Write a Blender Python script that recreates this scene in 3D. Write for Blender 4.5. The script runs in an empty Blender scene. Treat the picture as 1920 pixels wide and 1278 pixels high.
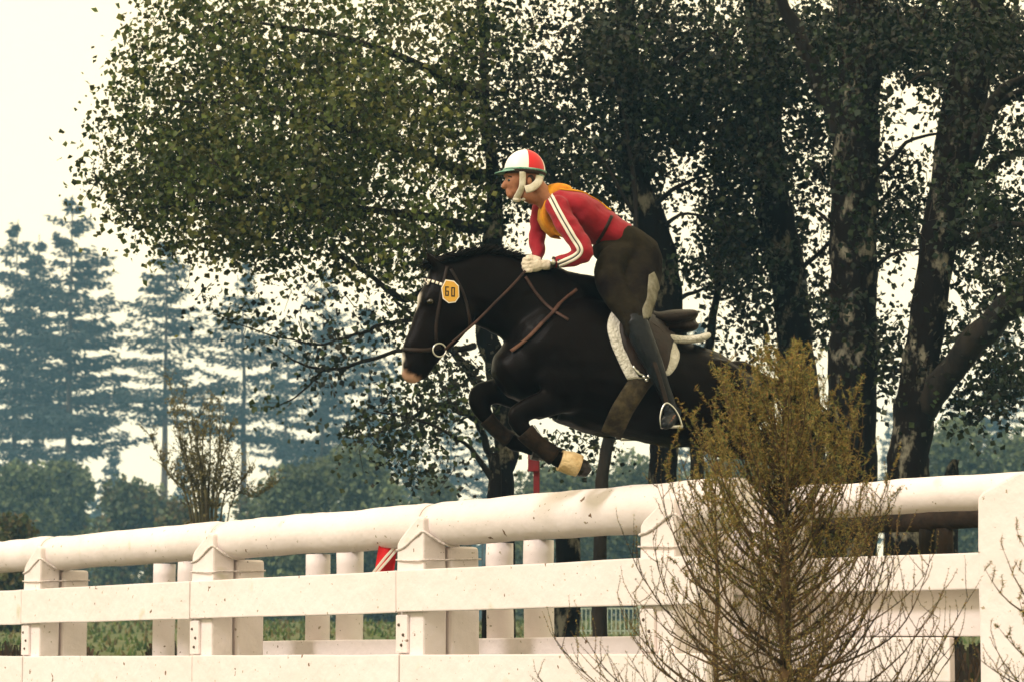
import bpy, bmesh, math, random
from mathutils import Vector, Matrix, noise
from mathutils.bvhtree import BVHTree
R = math.radians
rnd = random.Random(7)
scene = bpy.context.scene
COL = scene.collection
# ------------------------------------------------------------------ camera, light, exposure
F = 5444.0
TILT = math.atan(601 / F)
EYE = Vector((0, 0, 0.3))
cam = bpy.data.cameras.new('camera')
cam.sensor_width = 36.0
cam.lens = 36.0 * F / 1920.0
cam.clip_start = 0.1
cam.clip_end = 2000
cam.dof.use_dof = True
cam.dof.focus_distance = 15.9
cam.dof.aperture_fstop = 7.0
camo = bpy.data.objects.new('camera', cam)
camo.location = EYE
camo.rotation_euler = (R(90) + TILT, 0, 0)
COL.objects.link(camo)
scene.camera = camo

TO_SUN = Vector((-0.62, -0.52, 0.62)).normalized()
SUN_EL = math.asin(TO_SUN.z)
world = bpy.data.worlds.new('World')
scene.world = world
world.use_nodes = True
nt = world.node_tree
nt.nodes.clear()
wo = nt.nodes.new('ShaderNodeOutputWorld')
bg = nt.nodes.new('ShaderNodeBackground')
sky = nt.nodes.new('ShaderNodeTexSky')
sky.sky_type = 'NISHITA'
sky.sun_disc = False
sky.sun_elevation = SUN_EL
sky.sun_rotation = math.atan2(TO_SUN.x, TO_SUN.y)
sky.dust_density = 4.0
mx = nt.nodes.new('ShaderNodeMix')
mx.data_type = 'RGBA'
mx.inputs[0].default_value = 0.93          # a veil of bright high haze over the blue
mx.inputs[7].default_value = (13.6, 11.3, 7.0, 1)
nt.links.new(sky.outputs[0], mx.inputs[6])
nt.links.new(mx.outputs[2], bg.inputs[0])
bg.inputs[1].default_value = 0.085
nt.links.new(bg.outputs[0], wo.inputs[0])
sun = bpy.data.lights.new('sun', 'SUN')
sun.energy = 1.5
sun.angle = R(10)
sun.color = (1.0, 0.91, 0.84)
suno = bpy.data.objects.new('sun', sun)
suno.rotation_euler = TO_SUN.to_track_quat('Z', 'Y').to_euler()
suno.location = (-20, -20, 30)
COL.objects.link(suno)
vs = scene.view_settings
vs.view_transform = 'Standard'
vs.look = 'None'
vs.gamma = 1
vs.exposure = 0.72
vs.use_curve_mapping = False
scene.cycles.max_bounces = 6
scene.cycles.volume_bounces = 1
scene.cycles.transparent_max_bounces = 8
HAZE_DENSITY = 0.00084
HAZE_COLOR = (0.30, 0.62, 1.0)

# ------------------------------------------------------------------ projection helpers
CT, ST = math.cos(TILT), math.sin(TILT)
def ray(px, py):
    x = (px - 960) / F
    y = (639 - py) / F
    return Vector((x, CT - y * ST, ST + y * CT))
def P(px, py, Y):
    d = ray(px, py)
    return EYE + d * (Y / d.y)
def PZ(px, z, Y):                                   # column px, world height z, depth Y
    t = (z - EYE.z)
    # x scale depends a little on height through the tilt
    w = Y * CT + t * ST
    return Vector(((px - 960) / F * w, Y, z))
def gz(x, y):
    def ss(a, b, t):
        t = max(0, min(1, (t - a) / (b - a)))
        return t * t * (3 - 2 * t)
    z = -1.15 + 1.15 * ss(3, 13.5, y)
    z += 1.45 * max(0, min(1, (y - 22) / 60.0)) + 1.6 * max(0, min(1, (y - 82) / 250.0))
    z += 0.05 * noise.noise(Vector((x * .15, y * .15, 0)))
    return z

# ------------------------------------------------------------------ material helpers
MATS = {}
def mat(name, color, rough=0.8, bump=0.0, bscale=20.0, color2=None, nscale=6.0, spec=0.3, sheen=0.0,
        attr=None, trans=0.0, stretch=(1, 1, 1), lo=0.4, hi=0.6, metal=0.0):
    m = bpy.data.materials.new(name)
    m.use_nodes = True
    t = m.node_tree
    b = t.nodes['Principled BSDF']
    b.inputs['Base Color'].default_value = (*color, 1)
    b.inputs['Roughness'].default_value = rough
    b.inputs['Specular IOR Level'].default_value = spec
    b.inputs['Metallic'].default_value = metal
    if sheen:
        b.inputs['Sheen Weight'].default_value = sheen
    tc = t.nodes.new('ShaderNodeTexCoord')
    mp = t.nodes.new('ShaderNodeMapping')
    mp.inputs['Scale'].default_value = stretch
    t.links.new(tc.outputs['Object'], mp.inputs[0])
    src = None
    if color2 is not None:
        n = t.nodes.new('ShaderNodeTexNoise')
        n.inputs['Scale'].default_value = nscale
        n.inputs['Detail'].default_value = 6
        n.inputs['Roughness'].default_value = 0.65
        t.links.new(mp.outputs[0], n.inputs['Vector'])
        r = t.nodes.new('ShaderNodeMapRange')
        r.inputs[1].default_value = lo
        r.inputs[2].default_value = hi
        t.links.new(n.outputs[0], r.inputs[0])
        c = t.nodes.new('ShaderNodeMix')
        c.data_type = 'RGBA'
        c.inputs[6].default_value = (*color, 1)
        c.inputs[7].default_value = (*color2, 1)
        t.links.new(r.outputs[0], c.inputs[0])
        src = c.outputs[2]
    if attr:
        a = t.nodes.new('ShaderNodeAttribute')
        a.attribute_name = attr
        if src is not None:
            c = t.nodes.new('ShaderNodeMix')
            c.data_type = 'RGBA'
            c.blend_type = 'MULTIPLY'
            c.inputs[0].default_value = 1
            t.links.new(src, c.inputs[6])
            t.links.new(a.outputs[0], c.inputs[7])
            src = c.outputs[2]
        else:
            src = a.outputs[0]
    if src is not None:
        t.links.new(src, b.inputs['Base Color'])
    if bump:
        n2 = t.nodes.new('ShaderNodeTexNoise')
        n2.inputs['Scale'].default_value = bscale
        n2.inputs['Detail'].default_value = 5
        t.links.new(mp.outputs[0], n2.inputs['Vector'])
        bp = t.nodes.new('ShaderNodeBump')
        bp.inputs['Strength'].default_value = bump
        bp.inputs['Distance'].default_value = 0.02
        t.links.new(n2.outputs[0], bp.inputs['Height'])
        t.links.new(bp.outputs[0], b.inputs['Normal'])
    if trans:
        tr = t.nodes.new('ShaderNodeBsdfTranslucent')
        if src is not None:
            t.links.new(src, tr.inputs[0])
        else:
            tr.inputs[0].default_value = (*color, 1)
        ms = t.nodes.new('ShaderNodeMixShader')
        ms.inputs[0].default_value = trans
        o = t.nodes['Material Output']
        t.links.new(b.outputs[0], ms.inputs[1])
        t.links.new(tr.outputs[0], ms.inputs[2])
        t.links.new(ms.outputs[0], o.inputs[0])
    MATS[name] = m
    return m

def paint_mat():
    """old white paint on timber: smudges, specks and a few rust-brown chips"""
    m = mat('white_paint', (0.80, 0.715, 0.73), 0.55, 0.5, 9, (0.75, 0.67, 0.67), 1.1, stretch=(1, 1, 1))
    t = m.node_tree
    b = t.nodes['Principled BSDF']
    src = b.inputs['Base Color'].links[0].from_socket
    tc = t.nodes.new('ShaderNodeTexCoord')
    vals = ((26.0, 0.70, 0.72, (0.36, 0.30, 0.22)), (4.5, 0.66, 0.80, (0.55, 0.53, 0.42)), (60.0, 0.735, 0.75, (0.08, 0.05, 0.03)), (13.0, 0.72, 0.735, (0.16, 0.09, 0.05)))
    for sc_, lo, hi, c2 in vals:
        n = t.nodes.new('ShaderNodeTexNoise')
        n.inputs['Scale'].default_value = sc_
        n.inputs['Detail'].default_value = 3
        t.links.new(tc.outputs['Object'], n.inputs['Vector'])
        r = t.nodes.new('ShaderNodeMapRange')
        r.inputs[1].default_value = lo
        r.inputs[2].default_value = hi
        t.links.new(n.outputs[0], r.inputs[0])
        c = t.nodes.new('ShaderNodeMix')
        c.data_type = 'RGBA'
        t.links.new(r.outputs[0], c.inputs[0])
        t.links.new(src, c.inputs[6])
        c.inputs[7].default_value = (*c2, 1)
        src = c.outputs[2]
    t.links.new(src, b.inputs['Base Color'])
    return m
WHITE = paint_mat()
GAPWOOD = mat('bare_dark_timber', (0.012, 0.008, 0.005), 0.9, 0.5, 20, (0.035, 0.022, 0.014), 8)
ROPE = mat('painted_rope', (0.74, 0.66, 0.66), 0.9, 0.6, 60, (0.60, 0.53, 0.50), 30)
BOLT = mat('rusty_bolt', (0.10, 0.07, 0.05), 0.7)
COAT = mat('black_horse_coat', (1, 1, 1), 0.38, 0.10, 70, attr='coat', spec=0.05)
HAIR = mat('black_horsehair', (0.004, 0.0025, 0.002), 0.7, 0.3, 80, spec=0.1)
HOOF = mat('dark_hoof', (0.012, 0.009, 0.008), 0.5, 0.3, 40)
LEATHER = mat('dark_leather', (0.009, 0.005, 0.004), 0.5, 0.2, 60, (0.02, 0.010, 0.007), 12, spec=0.2)
BRLEATHER = mat('brown_strap_leather', (0.014, 0.004, 0.003), 0.6, 0.2, 60, (0.06, 0.027, 0.019), 6)
PALESTRAP = mat('pale_worn_strap', (0.12, 0.055, 0.032), 0.7, 0.2, 60, (0.03, 0.010, 0.007), 5)
BOOTL = mat('black_riding_boot', (0.006, 0.007, 0.009), 0.33, 0.35, 24, (0.010, 0.012, 0.015), 8, spec=0.14)
FLEECE = mat('white_fleece', (0.62, 0.60, 0.55), 0.95, 0.9, 70, (0.50, 0.48, 0.43), 30)
GIRTH = mat('olive_girth', (0.020, 0.014, 0.008), 0.9, 0.5, 50, (0.085, 0.065, 0.033), 11, lo=.42, hi=.66)
STEEL = mat('stirrup_steel', (0.55, 0.55, 0.52), 0.3, metal=1.0)
BANDAGE = mat('cream_bandage', (0.62, 0.47, 0.27), 0.9, 0.6, 50, (0.48, 0.33, 0.16), 16)
TENDON = mat('brown_tendon_boot', (0.004, 0.0025, 0.002), 0.8, 0.5, 40, (0.020, 0.012, 0.007), 9, spec=.1)
JERSEY = mat('red_jersey', (0.25, 0.005, 0.014), 0.85, 0.35, 22, (0.29, 0.008, 0.018), 9, sheen=0.1)
STRIPE = mat('white_stripe', (0.72, 0.66, 0.58), 0.85)
DKSTRIPE = mat('dark_stripe', (0.04, 0.05, 0.05), 0.85)
BIB = mat('yellow_bib', (0.66, 0.33, 0.010), 0.85, 0.4, 25, (0.50, 0.17, 0.008), 7)
BREECH = mat('olive_breeches', (0.004, 0.002, 0.002), 0.92, 0.5, 22, (0.019, 0.015, 0.008), 4, spec=0.1)
PATCH = mat('grey_seat_patch', (0.20, 0.19, 0.15), 0.9, 0.5, 40, (0.10, 0.09, 0.06), 16, lo=0.35, hi=0.6)
SKIN = mat('skin', (0.34, 0.145, 0.075), 0.6, 0.1, 60, (0.25, 0.095, 0.048), 14)
HELW = mat('white_helmet', (0.84, 0.80, 0.74), 0.4)
HELR = mat('red_helmet', (0.58, 0.012, 0.018), 0.4)
HELG = mat('teal_trim', (0.05, 0.22, 0.16), 0.4, 0, 1, (0.22, 0.36, 0.30), 25)
EARG = mat('white_harness', (0.66, 0.62, 0.52), 0.8, 0.3, 60, (0.55, 0.50, 0.40), 20)
GLOVE = mat('cream_glove', (0.70, 0.62, 0.52), 0.9, 0.6, 60, (0.62, 0.54, 0.44), 30)
YEL = mat('yellow_disc', (0.62, 0.34, 0.05), 0.6)
BLK = mat('black_print', (0.02, 0.015, 0.01), 0.7)
EYEM = mat('dark_eye', (0.01, 0.006, 0.004), 0.1, spec=0.8)
HAIRM = mat('brown_hair', (0.03, 0.016, 0.01), 0.8, 0.5, 60)
REDM = mat('red_board', (0.15, 0.008, 0.012), 0.8, 0.3, 20, (0.10, 0.012, 0.014), 8)
REDCLOTH = mat('red_cloth', (0.52, 0.010, 0.014), 0.85, 0.4, 16)
BARK = mat('birch_bark', (0.005, 0.003, 0.002), 0.95, 1.0, 11, (0.16, 0.15, 0.115), 6.0, stretch=(1, 1, 0.55), lo=0.54, hi=0.64, spec=0.1)
DBARK = mat('dark_bark', (0.005, 0.003, 0.002), 0.95, 1.0, 12, (0.018, 0.013, 0.008), 5, stretch=(1, 1, 0.4), lo=0.45, hi=0.62)
TWIG = mat('dark_twig', (0.020, 0.014, 0.010), 0.95)
LEAF = mat('birch_leaves', (1, 1, 1), 0.5, attr='tint', trans=0.25, spec=0.22)
CONI = mat('conifer_needles', (1, 1, 1), 0.8, attr='tint')
CBARK = mat('conifer_bark', (0.085, 0.06, 0.045), 0.95, 0.5, 6, (0.05, 0.035, 0.028), 3)
LTWIG = mat('larch_twig', (0.11, 0.066, 0.028), 0.95, 0.4, 30, (0.022, 0.014, 0.009), 6)
LNEED = mat('larch_needles', (1, 1, 1), 0.85, attr='tint', trans=0.25)
GRASS = mat('grass_blades', (1, 1, 1), 0.85, attr='tint', trans=0.2)
WIRE = mat('pale_green_mesh', (0.35, 0.42, 0.36), 0.6)

# ------------------------------------------------------------------ mesh helpers
def link(name, me, m=None, parent=None):
    o = bpy.data.objects.new(name, me)
    COL.objects.link(o)
    if m is not None and me is not None:
        me.materials.append(m)
    if parent is not None:
        o.parent = parent
        o.matrix_parent_inverse = parent.matrix_world.inverted() if False else Matrix.Translation(-parent.location)
    return o
def thing(name, label, cat, loc=(0, 0, 0), group=None):
    o = bpy.data.objects.new(name, None)
    o.empty_display_size = 0.2
    COL.objects.link(o)
    o.location = loc
    tag(o, label, cat, group)
    return o
def tag(o, label, cat, group=None):
    o['label'] = label
    o['category'] = cat
    if group:
        o['group'] = group
    return o
class MB:
    def __init__(s):
        s.v = []; s.f = []; s.c = []
    def quad(s, a, b, c, d, col=None):
        i = len(s.v)
        s.v += [a, b, c, d]
        s.f.append((i, i + 1, i + 2, i + 3))
        if col is not None:
            s.c += [col] * 4
    def tri(s, a, b, c, col=None):
        i = len(s.v)
        s.v += [a, b, c]
        s.f.append((i, i + 1, i + 2))
        if col is not None:
            s.c += [col] * 3
    def tube(s, pts, rad, n=6, ref=Vector((0, -1, 0)), cap=True, ell=None, jit=0.0):
        pts = [Vector(p) for p in pts]
        base = len(s.v)
        k = len(pts)
        for i, p in enumerate(pts):
            t = (pts[min(i + 1, k - 1)] - pts[max(i - 1, 0)]).normalized()
            a = ref - t * ref.dot(t)
            if a.length < 1e-3:
                a = Vector((1, 0, 0)) - t * t.x
            a.normalize()
            b = t.cross(a)
            r = rad[i] if isinstance(rad, (list, tuple)) else rad
            ra = ell[i] if ell is not None else r
            for j in range(n):
                q = 2 * math.pi * j / n
                jj = 1 + (rnd.uniform(-jit, jit) if jit else 0)
                s.v.append(p + a * (math.cos(q) * ra * jj) + b * (math.sin(q) * r * jj))
        for i in range(k - 1):
            for j in range(n):
                a0 = base + i * n + j
                a1 = base + i * n + (j + 1) % n
                s.f.append((a0, a1, a1 + n, a0 + n))
        if cap:
            s.f.append(tuple(base + j for j in reversed(range(n))))
            s.f.append(tuple(base + (k - 1) * n + j for j in range(n)))
    def blob(s, c, rx, ry, rz, ax=None, n=12, m=8):
        """ellipsoid; ax = 3x3 axes"""
        base = len(s.v)
        ax = ax or (Vector((1, 0, 0)), Vector((0, 1, 0)), Vector((0, 0, 1)))
        c = Vector(c)
        s.v.append(c + ax[2] * rz)
        for i in range(1, m):
            th = math.pi * i / m
            for j in range(n):
                ph = 2 * math.pi * j / n
                s.v.append(c + ax[0] * (rx * math.sin(th) * math.cos(ph)) + ax[1] * (ry * math.sin(th) * math.sin(ph)) + ax[2] * (rz * math.cos(th)))
        s.v.append(c - ax[2] * rz)
        last = len(s.v) - 1
        for j in range(n):
            s.f.append((base, base + 1 + j, base + 1 + (j + 1) % n))
            o = base + 1 + (m - 2) * n
            s.f.append((last, o + (j + 1) % n, o + j))
        for i in range(m - 2):
            for j in range(n):
                a = base + 1 + i * n + j
                b = base + 1 + i * n + (j + 1) % n
                s.f.append((a, a + n, b + n, b))
    def box(s, o, ux, uy, uz):
        i = len(s.v)
        for a in (0, 1):
            for b in (0, 1):
                for c in (0, 1):
                    s.v.append(o + ux * a + uy * b + uz * c)
        s.f += [(i, i + 1, i + 3, i + 2), (i + 4, i + 6, i + 7, i + 5), (i, i + 4, i + 5, i + 1), (i + 2, i + 3, i + 7, i + 6), (i, i + 2, i + 6, i + 4), (i + 1, i + 5, i + 7, i + 3)]
    def mesh(s, name, smooth=False, attr=None):
        me = bpy.data.meshes.new(name)
        me.from_pydata([tuple(x) for x in s.v], [], s.f)
        if attr and s.c:
            at = me.color_attributes.new(attr, 'FLOAT_COLOR', 'POINT')
            flat = []
            for c in s.c:
                flat += [c[0], c[1], c[2], 1.0]
            at.data.foreach_set('color', flat)
        if smooth:
            me.polygons.foreach_set('use_smooth', [True] * len(me.polygons))
        me.update()
        return me
def fix_normals(me):
    b = bmesh.new(); b.from_mesh(me)
    bmesh.ops.recalc_face_normals(b, faces=b.faces)
    b.to_mesh(me); b.free()
def remesh(mb, name, voxel, smooth=4, fac=0.5):
    me = mb.mesh(name + '_raw')
    fix_normals(me)
    o = bpy.data.objects.new(name + '_raw', me)
    COL.objects.link(o)
    r = o.modifiers.new('r', 'REMESH'); r.mode = 'VOXEL'; r.voxel_size = voxel
    if smooth:
        s = o.modifiers.new('s', 'SMOOTH'); s.iterations = smooth; s.factor = fac
    dg = bpy.context.evaluated_depsgraph_get()
    res = bpy.data.meshes.new_from_object(o.evaluated_get(dg))
    bpy.data.objects.remove(o)
    bpy.data.meshes.remove(me)
    res.name = name
    res.polygons.foreach_set('use_smooth', [True] * len(res.polygons))
    return res
def bevelled(mb, name, w=0.008, seg=2, rough=0.0, cuts=0):
    me = mb.mesh(name)
    b = bmesh.new(); b.from_mesh(me)
    bmesh.ops.recalc_face_normals(b, faces=b.faces)
    if w:
        bmesh.ops.bevel(b, geom=b.edges[:], offset=w, segments=seg, affect='EDGES', profile=0.6)
    if cuts:
        long_e = [e for e in b.edges if e.calc_length() > 0.4]
        if long_e:
            bmesh.ops.subdivide_edges(b, edges=long_e, cuts=cuts, use_grid_fill=True)
    if rough:
        for v in b.verts:
            n = noise.noise_vector(v.co * 2.3)
            v.co += n * rough
    b.to_mesh(me); b.free()
    return me
def bez(pts, n):
    """smooth curve through points (catmull-rom); items are tuples/vectors"""
    out = []
    k = len(pts)
    pts = [tuple(p) for p in pts]
    for i in range(n):
        t = i / (n - 1) * (k - 1)
        a = min(int(t), k - 2)
        u = t - a
        p0, p1, p2, p3 = pts[max(a - 1, 0)], pts[a], pts[a + 1], pts[min(a + 2, k - 1)]
        out.append(tuple(0.5 * ((2 * q1) + (-q0 + q2) * u + (2 * q0 - 5 * q1 + 4 * q2 - q3) * u * u + (-q0 + 3 * q1 - 3 * q2 + q3) * u ** 3)
                         for q0, q1, q2, q3 in zip(p0, p1, p2, p3)))
    return out

# ================================================================== SETTING
def build_ground():
    xs = [-340 + i * 10 for i in range(69)]
    ys = [-50, -30, -15, -6] + [y * 1.0 for y in range(-2, 40, 1)] + [40 + 4 * i for i in range(16)] + [104 + 14 * i for i in range(31)]
    xs = sorted(set([x for x in xs if abs(x) > 20] + [-20 + i for i in range(41)]))
    mb = MB()
    for y in ys:
        for x in xs:
            mb.v.append(Vector((x, y, gz(x, y))))
    W = len(xs)
    for j in range(len(ys) - 1):
        for i in range(W - 1):
            a = j * W + i
            mb.f.append((a, a + 1, a + W + 1, a + W))
    m = mat('meadow', (0.055, 0.080, 0.022), 0.95, 1.0, 8, (0.10, 0.105, 0.04), 0.35)
    o = link('ground', mb.mesh('ground', True), m)
    o['kind'] = 'structure'
build_ground()

# ---- white jump: left wing line L, right wing line Rr (both straight in the world)
def Ld(px): return 22.3 / (1 + .000377 * px)
def Rd(px): return 5144.6 / (325 + (px - 1375) * 0.0638)
def fence_frame(p0, p1, df):
    a = PZ(p0, 0, df(p0)); b = PZ(p1, 0, df(p1))
    a.z = b.z = 0
    u = (b - a); L = u.length; u.normalize()
    n = Vector((u.y, -u.x, 0))                 # towards the camera side
    if n.y > 0: n = -n
    return a, u, n, L
LA, LU, LN, LL = fence_frame(-90, 1345, Ld)
def s_at(px, A, U, z=1.0, off=0.0, N=None):
    """distance along the line where column px crosses it (line shifted by off against N)"""
    A2 = A - (N * off if N is not None else Vector((0, 0, 0)))
    k = (px - 960) / F
    # x = k * (y*CT + (z-eye)*ST)
    c = (z - EYE.z) * ST
    # A2.x + s U.x = k*((A2.y + s U.y)*CT + c)
    return (k * (A2.y * CT + c) - A2.x) / (U.x - k * U.y * CT)

def board(name, A, U, N, s0, s1, z0, z1, off, th, parent, m=WHITE, rough=0.004):
    mb = MB()
    o = A + U * s0 - N * (off + th) + Vector((0, 0, z0))
    mb.box(o, U * (s1 - s0), N * th, Vector((0, 0, z1 - z0)))
    me = bevelled(mb, name, 0.008, 2, rough, 6)
    return link(name, me, m, parent)
def round_rail(name, A, U, N, s0, s1, zc, r0, r1, off, parent, m=WHITE, seed=0):
    mb = MB()
    k = 26
    pts = []; rr = []
    for i in range(k):
        t = i / (k - 1)
        w = noise.noise(Vector((t * 4 + seed * 9, seed, 0))) * 0.012
        pts.append(A + U * (s0 + (s1 - s0) * t) - N * (off + w * .5) + Vector((0, 0, zc + w)))
        e = 0.93 if i in (0, k - 1) else 1
        rr.append((r0 + (r1 - r0) * t) * e * (1 + .025 * noise.noise(Vector((t * 11, seed, 3)))))
    mb.tube(pts, rr, 22, Vector((0, 0, 1)))
    me = mb.mesh(name)
    for v in me.vertices:
        d = noise.noise(v.co * 7.0) * 0.004 + noise.noise(v.co * 2.0) * .004
        v.co.z += d
    me.polygons.foreach_set('use_smooth', [len(p.vertices) == 4 for p in me.polygons])
    return link(name, me, m, parent)
def round_post(name, c, r, z0, z1, parent, m=WHITE, seed=0):
    mb = MB()
    pts = []; rr = []
    for i in range(14):
        t = i / 13
        pts.append(Vector((c.x + .006 * noise.noise(Vector((t * 3, seed, 1))), c.y, z0 + (z1 - z0) * t)))
        rr.append(r * (1 + .04 * noise.noise(Vector((t * 5, seed, 2)))))
    mb.tube(pts, rr, 18, Vector((1, 0, 0)))
    me = mb.mesh(name)
    me.polygons.foreach_set('use_smooth', [len(p.vertices) == 4 for p in me.polygons])
    return link(name, me, m, parent)
def notched_post(name, A, U, N, s0, w, dep, zl, zr, z0, parent, proud=0.0, m=WHITE):
    """square post whose front rises as a slanting cheek in front of the rail"""
    mb = MB()
    def pt(s, off, z): return A + U * s - N * off + Vector((0, 0, z))
    # U runs to the right of the picture; polygon in (s,z)
    poly = [(s0, z0), (s0 + w, z0), (s0 + w, zr), (s0 + w * .78, zr + .012), (s0 + w * .10, zl + .03), (s0, zl)]
    k = len(poly)
    i0 = len(mb.v)
    for s, z in poly: mb.v.append(pt(s, -proud, z))
    for s, z in poly: mb.v.append(pt(s, dep, z))
    mb.f.append(tuple(range(k)))
    mb.f.append(tuple(reversed(range(k, 2 * k))))
    for i in range(k):
        j = (i + 1) % k
        mb.f.append((i, j, j + k, i + k))
    me = bevelled(mb, name, 0.014, 2, 0.006, 5)
    return link(name, me, m, parent)
def rope_loop(parent, pts, r=0.007):
    mb = MB()
    P2 = bez([tuple(p) for p in pts], len(pts) * 5)
    mb.tube([Vector(p) + noise.noise_vector(Vector(p) * 9) * .004 for p in P2], r, 6)
    return link('rope', mb.mesh('rope', True), ROPE, parent)

RC, RR = 1.117, 0.128
front = thing('jump_fence', 'long white front rail of the jump on notched roped posts with two rows of planks', 'jump fence', (PZ(700, 0, Ld(700)).x, Ld(700), 0))
# rails butt at each post station
st_px = [45, 360, 745, 1200]
st_s = [s_at(p, LA, LU, 1.0) for p in st_px]
cuts = [0.0] + [s + .17 for s in st_s[:3]] + [LL]
for i in range(len(cuts) - 1):
    r = [0.124, 0.126, 0.128, 0.130][i % 4]
    round_rail('top_rail', LA, LU, LN, cuts[i] + .004, cuts[i + 1] - .004, RC - .002 * (i % 2), r, r + .003, RR + .035, front, seed=i)
for (a, b) in ((0, 1), (1, 2), (2, 3), (3, 4)):
    s0 = 0 if a == 0 else st_s[a - 1] + .06
    s1 = st_s[b - 1] + .055 if b < 4 else LL - .06
    board('middle_plank', LA, LU, LN, s0 + .003, s1 - .003, 0.582 + .004 * a, 0.841, -0.042 - .003 * (a % 2), 0.042, front)
    s0b = 0 if a == 0 else st_s[a - 1] + .10
    s1b = st_s[b - 1] + .095 if b < 4 else LL - .03
    board('bottom_plank', LA, LU, LN, s0b + .004, s1b - .004, 0.06, 0.345 - .002 * (a % 2), -0.042 - .003 * ((a + 1) % 2), 0.042, front)
for i, s in enumerate(st_s):
    w = 0.30
    notched_post('post', LA, LU, LN, s, w, .16, 1.0 + .012 * (i % 2), 1.150, -0.1, front)
    # second post standing close behind the first
    mb = MB()
    mb.box(LA + LU * (s + .06) - LN * .40 + Vector((0, 0, -.1)), LU * .235, LN * .215, Vector((0, 0, 1.085)))
    link('rear_post', bevelled(mb, 'rear_post', .03, 3, .005, 5), WHITE, front)
    # narrow packing board nailed on the post between the planks
    board('packing_board', LA, LU, LN, s + .02, s + .15, .352, .578, -0.022, 0.022, front)
    # rope wound round the rail and the posts
    def pt(ss, off, z): return LA + LU * ss - LN * off + Vector((0, 0, z))
    rope_loop(front, [pt(s + .0, -.004, .965), pt(s + .10, -.006, .985), pt(s + .20, -.006, 1.03), pt(s + .27, -.006, 1.06), pt(s + .30, .01, 1.065), pt(s + .33, .05, 1.03), pt(s + .36, .12, .99), pt(s + .38, .2, .985)], .008)
    rope_loop(front, [pt(s - .002, -.008, .905), pt(s + .15, -.014, .90), pt(s + .29, -.012, .895), pt(s + .315, .06, .90), pt(s + .312, .2, .905), pt(s + .305, .40, .91)], .006)
    for (a, z) in ((.06, .52), (.11, .46), (.09, .40)):
        mb = MB(); mb.blob(pt(s + a, -.024, z), .010, .010, .010, n=6, m=4)
        link('bolt', mb.mesh('bolt', True), BOLT, front)

# rear element of the oxer
RO = 0.95
rear = thing('rear_jump_fence', 'white row of paired round posts with a low plank just behind the front rail', 'jump fence', tuple(PZ(700, 0, Ld(700)) - LN * RO))
rear.location.z = 0
def rs(px): return s_at(px, LA, LU, .8, RO, LN)
for i, (p, q) in enumerate(((308, 352), (596, 651), (937, 1005))):
    for k, pp in enumerate((p, q)):
        s = rs(pp)
        c = LA + LU * s - LN * (RO + .02 * k)
        round_post('post', c, .085 + .008 * k, -.1, 1.04 + .006 * k, rear, seed=i * 2 + k)
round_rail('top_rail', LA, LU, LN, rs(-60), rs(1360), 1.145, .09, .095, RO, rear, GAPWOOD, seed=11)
board('low_plank', LA, LU, LN, rs(488), rs(1330), .10, .447, RO - .13, .035, rear)

# right wing of the corner
RA, RU, RN, RL = fence_frame(1372, 1990, Rd)
right = thing('corner_jump_fence', 'white right wing of the jump behind the larch, thick square post at the right edge', 'jump fence', (PZ(1640, 0, Rd(1640)).x, Rd(1640), 0))
def r_s(px, off=0): return s_at(px, RA, RU, .8, off, RN)
round_rail('top_rail', RA, RU, RN, 0, RL, 1.150, .088, .092, .09, right, seed=21)
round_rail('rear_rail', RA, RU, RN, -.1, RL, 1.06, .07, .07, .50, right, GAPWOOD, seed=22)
board('middle_plank', RA, RU, RN, .01, RL, .66, .842, -.04, .04, right)
board('recessed_plank', RA, RU, RN, .06, RL, .43, .70, .10, .04, right)
board('bottom_plank', RA, RU, RN, .01, r_s(1790), .20, .425, -.05, .04, right)
notched_post('post', RA, RU, RN, 0.0, .34, .30, 1.04, 1.15, -.1, right, proud=-.002)
notched_post('post', RA, RU, RN, r_s(1846), .36, .34, 1.11, 1.215, -.1, right, proud=.05)
mb = MB()
mb.box(RA + RU * r_s(1795) - RN * .42 + Vector((0, 0, -.1)), RU * .17, RN * .24, Vector((0, 0, .52)))
link('stub_post', bevelled(mb, 'stub_post', .01, 2, .004), WHITE, right)
for i, px in enumerate((1740, 1772)):
    c = RA + RU * r_s(px, .5) - RN * .5
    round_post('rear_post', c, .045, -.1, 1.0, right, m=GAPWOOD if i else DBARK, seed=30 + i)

# ================================================================== HORSE
YAW = R(12)
HE = Vector((math.cos(YAW), math.sin(YAW), 0))
HN = Vector((math.sin(YAW), -math.cos(YAW), 0))          # towards the camera
H0 = P(1150, 700, 15.8)
def H(px, py, l=0.0):
    o = H0 + HN * l
    d = ray(px, py)
    t = (o - EYE).dot(HN) / d.dot(HN)
    return EYE + d * t
PXM = 345.0
def limb(mb, rows, n=16, sub=3):
    """rows: (px, py, r_px, lateral radius m, l)"""
    rows = [r if len(r) == 5 else (*r, 0.0) for r in rows]
    rs_ = bez(rows, (len(rows) - 1) * sub + 1)
    pts = [H(r[0], r[1], r[4]) for r in rs_]
    rv = [max(.004, r[2] / PXM) for r in rs_]
    rl = [max(.004, r[3]) for r in rs_]
    # rounded ends
    t0 = (pts[0] - pts[1]).normalized(); t1 = (pts[-1] - pts[-2]).normalized()
    P0 = [pts[0] + t0 * rv[0] * .9, pts[0] + t0 * rv[0] * .6]
    P1 = [pts[-1] + t1 * rv[-1] * .6, pts[-1] + t1 * rv[-1] * .9]
    pts = P0 + pts + P1
    rv = [rv[0] * .4, rv[0] * .8] + rv + [rv[-1] * .8, rv[-1] * .4]
    rl = [rl[0] * .4, rl[0] * .8] + rl + [rl[-1] * .8, rl[-1] * .4]
    mb.tube(pts, rv, n, HN, True, rl)
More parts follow.
